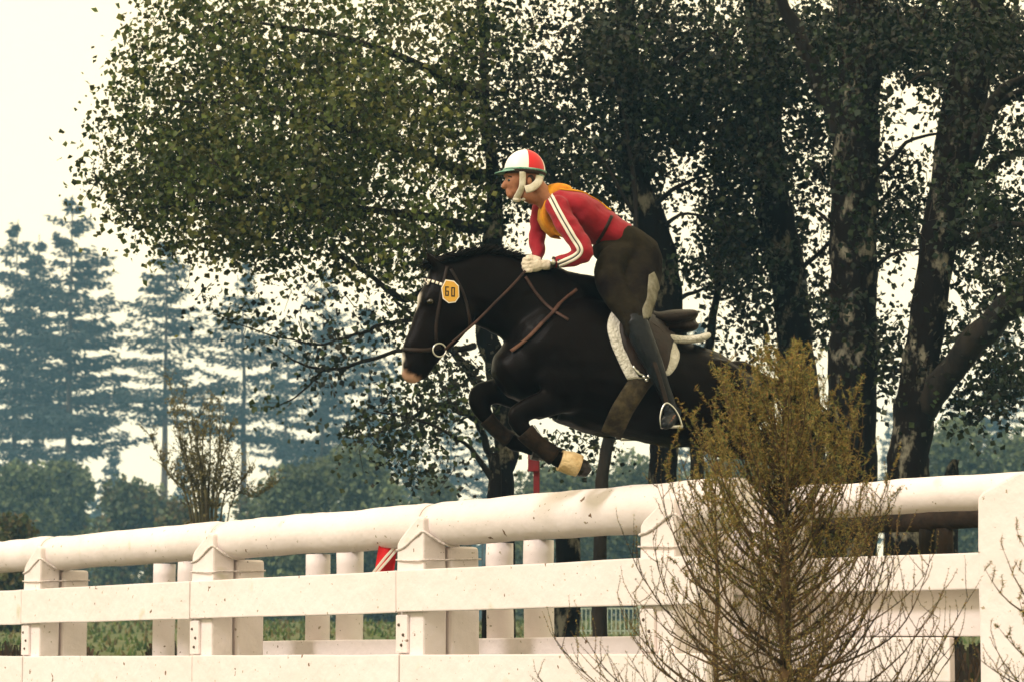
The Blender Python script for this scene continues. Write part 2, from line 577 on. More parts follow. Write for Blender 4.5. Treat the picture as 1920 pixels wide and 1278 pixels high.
def bvh_of(me):
    return BVHTree.FromPolygons([v.co.copy() for v in me.vertices], [tuple(p.vertices) for p in me.polygons])
def cast(bvh, px, py, off=.004, l=0.0):
    d = ray(px, py).normalized()
    h = bvh.ray_cast(EYE, d)
    if h[0] is None:
        # nearest point on the surface to the plane point
        q = H(px, py, l)
        h = bvh.find_nearest(q)
        if h[0] is None: return q
        n = h[1]
        return h[0] + n * off
    n = h[1]
    if n.dot(d) > 0: n = -n
    return h[0] + n * off
def mirror_l(p):
    return p - HN * (2 * (p - H0).dot(HN))
def loft(name, A, B, bvh, m, parent, n=24, k=6, off=.006, thick=.01, both=False, l=0.2, bulge=0.0):
    """sheet laid on a surface between two pixel curves; gets real thickness"""
    if both:
        first = loft(name, A, B, bvh, m, parent, n, k, off, thick, False, l, bulge)
        me2 = first.data.copy()
        for v in me2.vertices: v.co = mirror_l(v.co)
        me2.flip_normals()
        o2 = bpy.data.objects.new(name, me2); COL.objects.link(o2); o2.parent = parent
        o2.matrix_parent_inverse = first.matrix_parent_inverse.copy()
        return first
    A2 = bez(A, n); B2 = bez(B, n)
    mb = MB()
    for side in (0,):
        base = len(mb.v)
        for layer in (0, 1):
            for i in range(n):
                for j in range(k):
                    t = j / (k - 1)
                    x = A2[i][0] * (1 - t) + B2[i][0] * t
                    y = A2[i][1] * (1 - t) + B2[i][1] * t
                    e = off + (thick + bulge * math.sin(math.pi * t) if layer == 0 else 0)
                    if layer == 0 and (j in (0, k - 1) or i in (0, n - 1)): e = off + thick * .55
                    p = cast(bvh, x, y, e, l)
                    if side: p = mirror_l(p)
                    mb.v.append(p)
        N = n * k
        for i in range(n - 1):
            for j in range(k - 1):
                a = base + i * k + j
                mb.f.append((a, a + 1, a + k + 1, a + k))
                mb.f.append((N + a, N + a + k, N + a + k + 1, N + a + 1))
        for i in range(n - 1):
            a = base + i * k
            mb.f.append((a, a + k, N + a + k, N + a))
            a = base + i * k + k - 1
            mb.f.append((a + k, a, N + a, N + a + k))
        for j in range(k - 1):
            a = base + j
            mb.f.append((a + 1, a, N + a, N + a + 1))
            a = base + (n - 1) * k + j
            mb.f.append((a, a + 1, N + a + 1, N + a))
    me = mb.mesh(name, True)
    fix_normals(me)
    return link(name, me, m, parent)
def strap(name, pts, wpx, bvh, m, parent, off=.004, thick=.006, n=26, both=False, l=.2, k=4, bulge=0.0):
    c = bez(pts, n)
    A = []; B = []
    for i, p in enumerate(c):
        a = c[max(i - 1, 0)]; b = c[min(i + 1, n - 1)]
        dx, dy = b[0] - a[0], b[1] - a[1]
        q = math.hypot(dx, dy) or 1
        w = wpx if not callable(wpx) else wpx(i / (n - 1))
        A.append((p[0] + dy / q * w / 2, p[1] - dx / q * w / 2)); B.append((p[0] - dy / q * w / 2, p[1] + dx / q * w / 2))
    return loft(name, A, B, bvh, m, parent, n, k, off, thick, both, l, bulge)

horse = thing('horse', 'black horse with a white muzzle jumping the fence with tucked front legs and number 60', 'horse', tuple(H0 - Vector((0, 0, 1.0))))
mb = MB()
limb(mb, [(985, 690, 66, .17), (1022, 672, 112, .23), (1080, 676, 126, .27), (1150, 697, 126, .30), (1220, 728, 106, .30), (1290, 742, 100, .28), (1345, 746, 88, .26), (1382, 748, 58, .18)], 24)
limb(mb, [(1075, 630, 88, .17), (1030, 590, 90, .14), (985, 566, 88, .115), (930, 547, 78, .095), (876, 540, 64, .085), (845, 533, 50, .08)], 20)
limb(mb, [(836, 520, 33, .075), (838, 556, 56, .098), (832, 588, 56, .088), (812, 625, 46, .07), (792, 658, 37, .058), (779, 685, 31, .055), (773, 697, 24, .045)], 20)
limb(mb, [(800, 690, 14, .03), (792, 706, 9, .025)], 10)                       # chin and lower lip
for l in (.055, -.055):                                                        # cheeks, eye ridge, nostril rims
    mb.blob(H(858, 590, l * .9), .10, .045, .10, n=14)
    mb.blob(H(806, 562, l * 1.25), .035, .018, .03)
    mb.blob(H(762, 690, l * .72), .022, .016, .03)
    mb.blob(H(1060, 680, l * 3.3), .17, .07, .24, n=14)                         # shoulder
    mb.blob(H(1345, 735, l * 3.4), .17, .08, .19, n=14)                         # haunch
limb(mb, [(1160, 572, 30, .09), (1120, 556, 40, .08), (1075, 552, 44, .08), (1030, 548, 44, .08)], 14)                     # withers
for l in (.15, -.14):
    near = l > 0
    if near:
        limb(mb, [(1110, 715, 62, .10, l * .8), (1070, 740, 37, .07, l), (1022, 757, 26, .05, l), (986, 768, 21, .042, l), (968, 781, 22, .040, l), (979, 802, 17, .032, l), (1004, 827, 13, .026, l), (1032, 849, 13, .026, l), (1050, 861, 18, .031, l), (1068, 867, 15, .027, l), (1084, 872, 17, .03, l)], 14)
    else:
        limb(mb, [(1010, 735, 52, .10, l * .8), (960, 735, 34, .065, l), (924, 733, 25, .048, l), (903, 737, 22, .042, l), (898, 752, 21, .038, l), (914, 784, 15, .03, l), (938, 810, 12, .025, l), (962, 829, 16, .030, l), (980, 836, 14, .026, l), (995, 841, 16, .029, l)], 14)
for l, dx, dy in ((.15, 0, 0), (-.15, 28, -8)):
    limb(mb, [(1355 + dx, 745, 75, .12, l * .8), (1325 + dx, 795, 46, .09, l), (1352 + dx, 824 + dy, 38, .07, l), (1395 + dx, 836 + dy, 27, .05, l), (1430 + dx, 842 + dy, 24, .042, l), (1455 + dx, 862 + dy, 18, .03, l), (1483 + dx, 885 + dy, 16, .028, l), (1500 + dx, 898 + dy, 20, .033, l), (1515 + dx, 912 + dy, 17, .03, l), (1524 + dx, 922 + dy, 18, .03, l)], 14)
for l, tip in ((.045, -8), (-.045, 2)):                                        # ears pricked
    limb(mb, [(822, 500, 12, .02, l), (812 + tip * .4, 487, 10, .018, l * 1.15), (806 + tip * .6, 474, 4, .006, l * 1.2)], 10)
hm = remesh(mb, 'body', .0135, 5, .5)
for v, vn in zip(hm.vertices, [x.normal.copy() for x in hm.vertices]):
    q = v.co
    a_ = noise.noise(Vector((q.x * 5, q.y * 3, q.z * 7)))
    b_ = noise.noise(Vector((q.x * 13 + 4, q.y * 8, q.z * 11)))
    v.co += vn * (a_ * .011 + abs(b_) * -.006)
# coat colour with the white face marks (markings of the coat itself)
at = hm.color_attributes.new('coat', 'FLOAT_COLOR', 'POINT')
marks = [(H(784, 560, 0), .030, .026), (H(780, 575, 0), .018, .03), (H(747, 672, .0), .034, .022), (H(746, 692, .0), .030, .022)]
pinks = [(H(768, 712, .03), .036, .02), (H(782, 716, .03), .028, .02), (H(755, 703, .03), .026, .02)]
flat = []
for v in hm.vertices:
    c = Vector((0.0026, 0.0010, 0.0008))
    q = noise.noise(v.co * 3.1)
    c *= (1 + .35 * q)
    for (m0, r, s) in marks:
        d = (v.co - m0).length + noise.noise(v.co * 40) * .008
        if d < r + .02:
            c = c.lerp(Vector((.66, .60, .52)), max(0, min(1, (r + .012 - d) / s)))
    for (m0, r, s) in pinks:
        d = (v.co - m0).length + noise.noise(v.co * 40) * .008
        if d < r + .02:
            c = c.lerp(Vector((.46, .27, .19)), max(0, min(.85, (r + .01 - d) / s)))
    flat += [c.x, c.y, c.z, 1]
at.data.foreach_set('color', flat)
link('body', hm, COAT, horse)
HB = bvh_of(hm)
for l in (1, -1):
    q = cast(HB, 807, 566, -.010, .08)
    if l < 0: q = mirror_l(q)
    e = MB(); e.blob(q, .022, .022, .019, n=12)
    link('eye', e.mesh('eye', True), EYEM, horse)
def hoof(pts, rv, l):
    m2 = MB()
    m2.tube([H(p[0], p[1], l) for p in pts], [r / PXM for r in rv], 14, HN, True, [r / PXM * 1.05 for r in rv])
    me = m2.mesh('hoof'); fix_normals(me)
    link('hoof', me, HOOF, horse)
hoof([(1083, 872), (1094, 878), (1104, 886)], [16, 17, 9], .15)
hoof([(998, 843), (1012, 846), (1024, 850)], [18, 18, 12], -.14)
hoof([(1523, 921), (1533, 932), (1541, 944)], [18, 21, 22], .15)
hoof([(1551, 913), (1561, 924), (1569, 936)], [18, 21, 22], -.15)
# pale pastern wrap and brown tendon boot on the near fore
def sleeve(name, rows, m, l, parent, n=18):
    m2 = MB()
    rs_ = bez(rows, 9)
    pts = [H(r[0], r[1], l) for r in rs_]
    m2.tube(pts, [r[2] / PXM for r in rs_], n, HN, True, [r[2] / PXM * .95 for r in rs_])
    me = m2.mesh(name, False)
    for v in me.vertices: v.co += noise.noise_vector(v.co * 30) * .003
    me.polygons.foreach_set('use_smooth', [len(p.vertices) == 4 for p in me.polygons])
    fix_normals(me)
    return link(name, me, m, parent)
sleeve('pastern_wrap', [(1050, 862, 20), (1062, 866, 21), (1075, 869, 22), (1086, 873, 21)], BANDAGE, .15, horse)
sleeve('tendon_boot', [(984, 808, 19), (1002, 827, 17), (1022, 842, 17), (1040, 855, 19)], TENDON, .15, horse)
sleeve('tendon_boot', [(912, 784, 17), (926, 799, 15), (942, 814, 15), (955, 824, 17)], TENDON, -.14, horse)
# mane and tail
def hair_obj(name, roots, length, spread, n, seg=5, w=.006, wind=Vector((0, 0, 0))):
    m2 = MB()
    r2 = random.Random(5)
    for i in range(n):
        a, d = roots(r2.random(), r2)
        L = length * r2.uniform(.55, 1.1)
        d = (d + Vector((r2.uniform(-1, 1), r2.uniform(-1, 1), r2.uniform(-1, 1))) * spread).normalized()
        pts = []
        p = a.copy()
        for k in range(seg + 1):
            pts.append(p.copy())
            d = (d + wind * .25 + Vector((0, 0, -.10))).normalized()
            p = p + d * (L / seg)
        side = d.cross(Vector((r2.uniform(-1, 1), r2.uniform(-1, 1), r2.uniform(-1, 1)))).normalized()
        for k in range(seg):
            w0 = w * (1 - k / seg); w1 = w * (1 - (k + 1) / seg) + .0006
            m2.quad(pts[k] - side * w0, pts[k] + side * w0, pts[k + 1] + side * w1, pts[k + 1] - side * w1)
    return m2.mesh(name)
crest = bez([(808, 484), (835, 478), (880, 478), (930, 475), (975, 486), (1010, 505)], 40)
def mane_root(t, r2):
    i = min(int(t * 39), 38)
    c = crest[i]
    p = H(c[0] + r2.uniform(-3, 3), c[1] + 6, r2.uniform(-.02, .03))
    up = 0.25 + .65 * math.exp(-((t - .45) / .16) ** 2)
    return p, (HE * (.75 - .2 * r2.random()) + Vector((0, 0, up)) + HN * r2.uniform(-.2, .5))
me = hair_obj('mane', mane_root, .10, .20, 2600, 5, .006)
link('mane', me, HAIR, horse)
def fore_root(t, r2):
    return H(806 + t * 10, 496, r2.uniform(-.03, .03)), (-HE * .4 + Vector((0, 0, .15)) + HN * .1)
link('forelock', hair_obj('forelock', fore_root, .09, .3, 140, 5, .004, Vector((0, 0, -.5))), HAIR, horse)
def tail_root(t, r2):
    return H(1398 + 4 * r2.random(), 705 + 14 * t, r2.uniform(-.025, .025)), (HE * .9 + Vector((0, 0, .05)))
link('tail', hair_obj('tail', tail_root, .72, .10, 700, 9, .006, Vector((0, 0, -.25))), HAIR, horse)

# ---- bridle, reins, breastplate
bridle = thing('bridle', 'dark leather bridle with a white browband and yellow disc marked 60 on the black horse', 'bridle', tuple(H(830, 560)))
strap('cheekpiece', [(838, 500), (826, 560), (818, 610), (818, 640)], 6, HB, LEATHER, bridle, both=True, l=.09)
strap('noseband', [(757, 655), (775, 656), (800, 656), (826, 650)], 8, HB, LEATHER, bridle, both=True, l=.06)
strap('throatlash', [(845, 505), (868, 550), (880, 600), (876, 622)], 5, HB, LEATHER, bridle, both=True, l=.09)
bb = strap('browband', [(789, 523), (800, 525), (815, 529), (830, 535)], 6, HB, LEATHER, bridle, both=True, l=.08, thick=.006)
for t in range(6):
    a = (790 + t * 7, 523 + t * 1.9 + (t * t) * .05)
    strap('browband_panel', [a, (a[0] + 2, a[1] + .6), (a[0] + 4.6, a[1] + 1.4)], 5, HB, STRIPE, bb, off=.011, thick=.003, n=5, l=.08)
def torus(name, c, R0, r, ax1, ax2, m, parent, n=24):
    m2 = MB()
    pts = [c + ax1 * (math.cos(2 * math.pi * i / n) * R0) + ax2 * (math.sin(2 * math.pi * i / n) * R0) for i in range(n + 1)]
    m2.tube(pts, r, 8, HN, False)
    return link(name, m2.mesh(name, True), m, parent)
UP = Vector((0, 0, 1))
ringc = cast(HB, 822, 655, .02, .07)
ringc = H(824, 656, .075)
torus('bit_ring', ringc, .036, .0045, HE, UP, STEEL, bridle)
torus('bit_ring', mirror_l(ringc), .036, .0045, HE, UP, STEEL, bridle)
# number disc: octagonal plate with rim and digits
dc = cast(HB, 843, 549, .022, .1)
disc = thing('number_disc', None, None, tuple(dc)) if False else None
dn = (HN + Vector((0, 0, .05))).normalized()
dx = HE
def disc_poly(s, off, th):
    m2 = MB()
    pl = [(-9, -22), (7, -20), (16, -11), (17, 10), (10, 20), (-3, 22), (-14, 14), (-17, -6)]
    for q in (off + th, off):
        for (a, b) in pl:
            m2.v.append(dc + dx * (a * s / PXM) + UP * (-b * s / PXM * 1.0) + dn * q)
    k = len(pl)
    m2.f.append(tuple(range(k))); m2.f.append(tuple(reversed(range(k, 2 * k))))
    for i in range(k):
        j = (i + 1) % k
        m2.f.append((i, i + k, j + k, j))
    me = m2.mesh('number_disc'); fix_normals(me)
    return me
dro = link('number_disc', disc_poly(1.0, 0, .004), HELW, bridle)
link('disc_face', disc_poly(.91, .0045, .0015), YEL, dro)
def digit(polys, ox, oy, sc_):
    m2 = MB()
    for (x0, y0, x1, y1) in polys:
        a = dc + dx * ((ox + x0 * sc_) / PXM) - UP * ((oy + y0 * sc_) / PXM) + dn * .0062
        m2.box(a, dx * ((x1 - x0) * sc_ / PXM), -UP * ((y1 - y0) * sc_ / PXM), dn * .001)
    me = m2.mesh('digit'); fix_normals(me)
    return link('digit', me, BLK, dro)
digit([(0, 0, 2.2, 18), (2.2, 0, 7, 2.4), (2.2, 15.6, 7, 18), (4.8, 9, 7, 15.6), (2.2, 8, 7, 10)], -10, -9, 1.0)
digit([(0, 0, 2.2, 18), (2.2, 0, 7, 2.4), (2.2, 15.6, 7, 18), (4.8, 2.4, 7, 15.6)], 1.5, -8, 1.0)
HANDN = Vector(H(985, 508, .10))
def free_strap(name, pts, w, th, m, parent, face=None):
    m2 = MB()
    face = face or HN
    q = [Vector(p) for p in bez([tuple(p) for p in pts], len(pts) * 6)]
    m2.tube(q, w / 2, 8, face, True, [th / 2] * len(q))
    me = m2.mesh(name, True); fix_normals(me)
    return link(name, me, m, parent)
free_strap('rein', [ringc + HE * .03, H(850, 640, .11), H(893, 603, .15), H(930, 566, .17), H(960, 536, .16), H(985, 508, .12)], .014, .005, BRLEATHER, bridle)
free_strap('rein', [mirror_l(ringc), mirror_l(H(893, 600, .15)), mirror_l(H(940, 560, .16)), H(990, 505, -.06)], .014, .005, BRLEATHER, bridle)
bp = thing('breastplate', 'brown and pale leather breastplate strap crossing the black horse shoulder below the glove', 'breastplate', tuple(H(1020, 600, .2)))
strap('neck_strap', [(985, 520), (1005, 550), (1030, 578), (1066, 601)], 5, HB, BRLEATHER, bp, l=.2, off=.006)
strap('shoulder_strap', [(960, 660), (990, 636), (1020, 605), (1040, 585), (1055, 566), (1080, 545)], 6, HB, PALESTRAP, bp, l=.2, off=.012)

# ---- saddle
saddle = thing('saddle', 'dark leather saddle with a white fleece pad on the back of the black horse', 'saddle', tuple(H(1215, 620)))
loft('saddle_pad', [(1180, 566), (1150, 583), (1138, 610), (1145, 645), (1162, 685), (1176, 712)], [(1262, 620), (1264, 630), (1266, 650), (1272, 668), (1266, 690), (1254, 704)], HB, FLEECE, saddle, 30, 22, .006, .020, True, .25)
pt_ = MB(); limb(pt_, [(1258, 634, 7.5, .030, .19), (1285, 637, 7.5, .030, .19), (1314, 634, 7.5, .04, .16), (1318, 632, 7.5, .05, 0), (1314, 634, 7.5, .04, -.16), (1285, 637, 7.5, .030, -.19)], 12)
link('pad_tail', remesh(pt_, 'pad_tail', .007, 2), FLEECE, saddle)
loft('saddle_flap', [(1188, 568), (1172, 590), (1160, 612), (1165, 645), (1182, 684), (1198, 708)], [(1258, 612), (1259, 632), (1257, 645), (1253, 660), (1250, 678), (1244, 697)], HB, LEATHER, saddle, 24, 14, .030, .008, True, .25)
s2 = MB()
limb(s2, [(1172, 560, 16, .07), (1195, 584, 15, .12), (1225, 600, 15, .14), (1262, 598, 17, .16), (1294, 592, 11, .14)], 18)
limb(s2, [(1240, 612, 14, .10), (1275, 614, 12, .10), (1300, 612, 9, .08)], 12)
link('saddle_seat', remesh(s2, 'saddle_seat', .009, 4), LEATHER, saddle)
strap('girth', [(1222, 690), (1200, 716), (1180, 745), (1162, 775), (1146, 812)], 40, HB, GIRTH, saddle, .006, .012, 20, True, .28, 8)
strap('girth_strap', [(1184, 688), (1195, 700), (1206, 708)], 4, HB, STEEL, saddle, .05, .003, 8)
b2 = MB()
for (a, b) in ((1203, 707), (1208, 712), (1212, 706)): b2.blob(cast(HB, a, b, .05, .28), .012, .008, .010, n=8, m=6)
link('buckle', b2.mesh('buckle', True), STEEL, saddle)
LFOOT = .40

# ================================================================== RIDER
rider = thing('person', 'rider in red jersey and red and white helmet leaning forward on the jumping horse', 'person', tuple(H(1190, 600)))
def arm_near(mb, g=0):
    limb(mb, [(1044, 388, 23 + g, .055 + g / PXM, .15), (1064, 424, 21 + g, .056 + g / PXM, .19), (1088, 458, 19 + g, .052 + g / PXM, .22), (1097, 474, 17 + g, .048 + g / PXM, .23), (1082, 484, 15 + g, .043 + g / PXM, .21), (1058, 490, 12 + g, .036 + g / PXM, .165), (1042, 493, 9.5 + g, .028 + g / PXM, .13)], 14)
def arm_far(mb, g=0):
    limb(mb, [(1018, 390, 21 + g, .055 + g / PXM, -.15), (1010, 422, 18 + g, .053 + g / PXM, -.19), (1006, 452, 16 + g, .048 + g / PXM, -.20), (1008, 474, 13 + g, .043 + g / PXM, -.17), (1004, 489, 10 + g, .03 + g / PXM, -.12)], 14)
def torso(mb, g=0):
    limb(mb, [(1200, 470, 34 + g, .155 + g / PXM), (1175, 452, 30 + g, .145 + g / PXM), (1145, 437, 32 + g, .15 + g / PXM), (1108, 416, 36 + g, .17 + g / PXM), (1074, 392, 34 + g, .195 + g / PXM), (1050, 378, 23 + g, .15 + g / PXM)], 22)
def legs(mb, g=0):
    for s in (1, -1):
        limb(mb, [(1200, 480, 42 + g, .095 + g / PXM, .07 * s), (1203, 520, 39 + g, .095 + g / PXM, .15 * s), (1199, 560, 33 + g, .085 + g / PXM, .25 * s), (1192, 598, 26 + g, .062 + g / PXM, .33 * s), (1190, 614, 22 + g, .055 + g / PXM, .34 * s)], 16)
def shank(mb, g=0):
    for s in (1, -1):
        limb(mb, [(1192, 602, 23 + g, .055 + g / PXM, .345 * s), (1206, 640, 22 + g, .055 + g / PXM, .36 * s), (1224, 680, 19 + g, .05 + g / PXM, .375 * s), (1243, 725, 13 + g, .038 + g / PXM, .385 * s), (1256, 758, 12 + g, .036 + g / PXM, .39 * s), (1258, 772, 14 + g, .04 + g / PXM, .40 * s)], 14)
        limb(mb, [(1266, 772, 12 + g, .035, .37 * s), (1258, 782, 14 + g, .036, .42 * s), (1251, 792, 12 + g, .034, .50 * s), (1247, 796, 8 + g, .026, .55 * s)], 12)
def head(mb):
    limb(mb, [(1050, 382, 25, .08), (1026, 376, 22, .062), (1003, 350, 19, .055), (992, 338, 22, .058)], 14)
    ax = (HE, HN, UP)
    mb.blob(H(985, 325), .098, .076, .098, ax, 18, 12)
    mb.blob(H(967, 340), .058, .060, .072, ax, 16, 10)          # face
    mb.blob(H(968, 358), .047, .048, .036, ax, 14, 8)           # jaw
    mb.blob(H(957, 366), .022, .026, .020, ax, 10, 8)           # chin
    mb.blob(H(951, 329), .020, .046, .012, ax, 10, 8)           # brow
    limb(mb, [(954, 334, 3.5, .011), (947.5, 343, 4.5, .013), (944.5, 350, 5.2, .016)], 10)   # nose
    limb(mb, [(1000, 372, 13, .04), (985, 366, 12, .04)], 10)   # throat
    mb.blob(H(951.5, 357.5), .012, .016, .007, ax, 8, 6)            # lips
    mb.blob(H(952, 361.5), .012, .020, .007, ax, 8, 6)
    for s in (1, -1):
        mb.blob(H(966, 346, .036 * s), .022, .016, .026, ax, 10, 8)   # cheek
        mb.blob(H(993, 340, .076 * s), .016, .010, .026, ax, 10, 8)  # ear
def hand(mb, cx, cy, l, s, g=0.0):
    """closed fist round the rein: palm, four curled fingers and a thumb"""
    def Q(dx_, dy_, dl): return H(cx + dx_, cy + dy_, l + dl * s)
    mb.tube([Q(16, 0, 0), Q(4, 0, 0), Q(-8, 0, 0)], [.020 + g, .034 + g, .036 + g], 12, HN, True, [.018 + g, .022 + g, .020 + g])
    mb.tube([Q(28, 0, 0), Q(16, 0, 0)], [.022 + g, .026 + g], 12, HN, True, [.019 + g, .019 + g])
    for i, (dy_, L) in enumerate(((-10.5, .95), (-3.5, 1.05), (3.5, 1.0), (10, .85))):
        mb.tube([Q(-6, dy_, .008), Q(-14 * L, dy_, .012), Q(-20 * L, dy_ + .5, .004), Q(-21 * L, dy_ + 1, -.014), Q(-15 * L, dy_ + 1.5, -.03), Q(-8 * L, dy_ + 1.5, -.032)], [.0105 + g, .0105 + g, .0105 + g, .010 + g, .0095 + g, .0085 + g], 10, UP, True)
    mb.tube([Q(10, -9, -.012), Q(0, -13, -.018), Q(-9, -15, -.018), Q(-16, -14.5, -.014)], [.012 + g, .012 + g, .0105 + g, .0085 + g], 10, UP, True)
bm_ = MB()
head(bm_); torso(bm_, -5); arm_near(bm_, -4); arm_far(bm_, -4); legs(bm_, -4); shank(bm_, -4)
hand(bm_, 1003, 497, .10, 1); hand(bm_, 992, 500, -.08, -1)
body = remesh(bm_, 'body', .0062, 2, .5)
link('body', body, SKIN, rider)
jb = MB(); torso(jb); arm_near(jb); arm_far(jb)
jm = remesh(jb, 'jersey', .008, 3)
for v, vn in zip(jm.vertices, [x.normal.copy() for x in jm.vertices]):                                   # cloth folds
    w = noise.noise(Vector((v.co.x * 9 + v.co.z * 16, v.co.y * 8, v.co.z * 5 - v.co.x * 6)))
    w2 = noise.noise(Vector((v.co.x * 22 - v.co.z * 10, v.co.y * 6, v.co.z * 20 + v.co.x * 8)))
    v.co += vn * (w * .009 + w2 * .006)
# the jersey ends at the waist: cut everything behind the belt line
bmj = bmesh.new(); bmj.from_mesh(jm)
pw = H(1166, 446); dirw = (H(1200, 470) - H(1145, 437)).normalized()
bmesh.ops.bisect_plane(bmj, geom=bmj.verts[:] + bmj.edges[:] + bmj.faces[:], plane_co=pw, plane_no=dirw, clear_outer=True)
bmj.to_mesh(jm); bmj.free()
link('jersey', jm, JERSEY, rider)
JB = bvh_of(jm)
arm_line = [(1032, 367), (1042, 388), (1058, 418), (1076, 448), (1088, 468)]
fore_line = [(1088, 468), (1084, 478), (1068, 487), (1047, 495)]
full = [(1031, 366), (1042, 388), (1058, 417), (1074, 444), (1086, 463), (1087, 473), (1078, 482), (1064, 489), (1047, 496)]
def off_line(pts, o):
    out = []
    c = bez(pts, 40)
    for i, p in enumerate(c):
        a = c[max(i - 1, 0)]; b = c[min(i + 1, 39)]
        dx_, dy_ = b[0] - a[0], b[1] - a[1]; q = math.hypot(dx_, dy_) or 1
        out.append((p[0] + dy_ / q * o, p[1] - dx_ / q * o))
    return out
strap('sleeve_stripe', off_line(full, 3.6), 4.8, JB, STRIPE, rider, .002, .0025, 50, k=4, l=.2)
strap('sleeve_stripe', off_line(full, -3.6), 4.8, JB, STRIPE, rider, .002, .0025, 50, k=4, l=.2)
strap('sleeve_piping', full, 2.0, JB, DKSTRIPE, rider, .002, .0018, 50, k=4, l=.2)
strap('cuff', [(1049, 486), (1048, 494), (1047, 503)], 5, JB, DKSTRIPE, rider, .001, .003, 8, l=.13)
# breeches, belt
lb = MB(); legs(lb)
limb(lb, [(1200, 482, 42, .165), (1184, 464, 37, .155), (1158, 446, 33.0, .150)], 20)
limb(lb, [(1190, 500, 36, .12), (1164, 482, 34, .12), (1136, 468, 26, .12)], 18)
for s_ in (1, -1):
    limb(lb, [(1176, 476, 32, .10, .07 * s_), (1150, 492, 30, .09, .12 * s_), (1143, 522, 29, .085, .18 * s_), (1160, 556, 28, .08, .25 * s_), (1184, 590, 25, .07, .31 * s_)], 16)
lm = remesh(lb, 'breeches', .009, 3)
for v, vn in zip(lm.vertices, [x.normal.copy() for x in lm.vertices]):
    w = noise.noise(Vector((v.co.x * 14, v.co.y * 10, v.co.z * 9)))
    v.co += vn * (w * .006)
link('breeches', lm, BREECH, rider)
LB = bvh_of(lm)
loft('seat_patch', [(1226, 510), (1234, 530), (1236, 555), (1228, 578), (1222, 598)], [(1216, 516), (1214, 538), (1212, 560), (1204, 580), (1206, 598)], LB, PATCH, rider, 20, 6, .002, .003, False, .15)
strap('belt', [(1147, 405), (1139, 422), (1129, 441), (1119, 456)], 6, JB, LEATHER, rider, .002, .004, 14, l=.15)
# riding boots
sb = MB(); shank(sb)
sm_ = remesh(sb, 'riding_boot', .0085, 3)
SB = bvh_of(sm_)
# split near and far boot into two objects
for s in (1, -1):
    bq = bmesh.new(); bq.from_mesh(sm_)
    dele = [v for v in bq.verts if (v.co - H0).dot(HN) * s < 0]
    bmesh.ops.delete(bq, geom=dele, context='VERTS')
    m2 = bpy.data.meshes.new('riding_boot'); bq.to_mesh(m2); bq.free()
    link('riding_boot', m2, BOOTL, rider)
# stirrups belong to the saddle
for s in (1, -1):
    c = H(1259, 784, .44)
    m2 = MB()
    arch = [(1240, 800), (1238, 782), (1242, 764), (1250, 755), (1263, 764), (1273, 780), (1279, 799)]
    pts = [H(a, b, .44) for a, b in arch]
    if s < 0: pts = [mirror_l(p) for p in pts]
    m2.tube([Vector(p) for p in bez([tuple(p) for p in pts], 30)], .0055, 8, HN)
    m2.tube([pts[0], pts[-1]], .009, 8, HN, True, [.022, .022])
    st = link('stirrup', m2.mesh('stirrup', True), STEEL, saddle)
    lp = [H(1205, 622, .32), H(1222, 665, .41), H(1238, 712, .43), H(1250, 755, .44)]
    if s < 0: lp = [mirror_l(p) for p in lp]
    free_strap('stirrup_leather', lp, .024, .005, LEATHER, saddle)
strap('boot_highlight_seam', [(1214, 618), (1228, 645), (1240, 672), (1248, 692)], 4, SB, BOOTL, rider, .001, .002, 12) if False else None
# gloves
for (cx, cy, l, s) in ((1003, 497, .10, 1), (992, 500, -.08, -1)):
    gb = MB(); hand(gb, cx, cy, l, s, .0035)
    gm = remesh(gb, 'glove', .0042, 2, .4)
    link('glove', gm, GLOVE, rider)
watch = MB()
watch.tube([H(1035, 492, .135), H(1041, 493, .135)], .033, 16, HN, True, [.031, .031])
wo_ = link('watch_strap', watch.mesh('watch_strap', True), BLK, rider)
w2 = MB(); w2.blob(H(1037, 491, .170), .016, .006, .016, (HE, HN, UP), 14, 8)
link('watch', w2.mesh('watch', True), STEEL, wo_)
# bib: collar, front panel hanging below the chest, back panel over the spine
cb = MB()
limb(cb, [(1060, 360, 14, .078), (1048, 360, 17, .076), (1036, 364, 19, .068)], 18)
cm = remesh(cb, 'bib_collar', .008, 3)
bibo = link('bib', cm, BIB, rider)
def under(px, py, l): return H(px, py, l)
fb = MB()
rows = [((1022, 376), (1032, 370), .06), ((1019, 390), (1030, 394), .07), ((1018, 406), (1034, 411), .07), ((1026, 424), (1046, 430), .065), ((1040, 440), (1056, 446), .055)]
n_ = len(rows)
for i in range(n_):
    (a, b, l) = rows[i]
for side in (1,):
    g = []
    for (a, b, l) in rows:
        line = []
        for j in range(7):
            t = j / 6
            line.append(H(a[0] * (1 - t) + b[0] * t, a[1] * (1 - t) + b[1] * t, l * math.cos((t - .1) * 1.0) - .0))
        line2 = [mirror_l(p) for p in reversed(line)]
        g.append(list(reversed(line)) + list(reversed(line2)))
    base = len(fb.v)
    W = len(g[0])
    for lyr in (0, 1):
        for row in g:
            for p in row:
                fb.v.append(p + (HE * .006 if lyr else Vector((0, 0, 0))) + noise.noise_vector(p * 12) * .004)
    NN = W * len(g)
    for i in range(len(g) - 1):
        for j in range(W - 1):
            a = i * W + j
            fb.f.append((a, a + 1, a + W + 1, a + W))
            fb.f.append((NN + a, NN + a + W, NN + a + W + 1, NN + a + 1))
link('bib_front', fb.mesh('bib_front', True), BIB, bibo)
bbm = MB()
spine = bez([(1050, 350), (1075, 356), (1100, 372), (1125, 388), (1146, 402)], 18)
W = 13
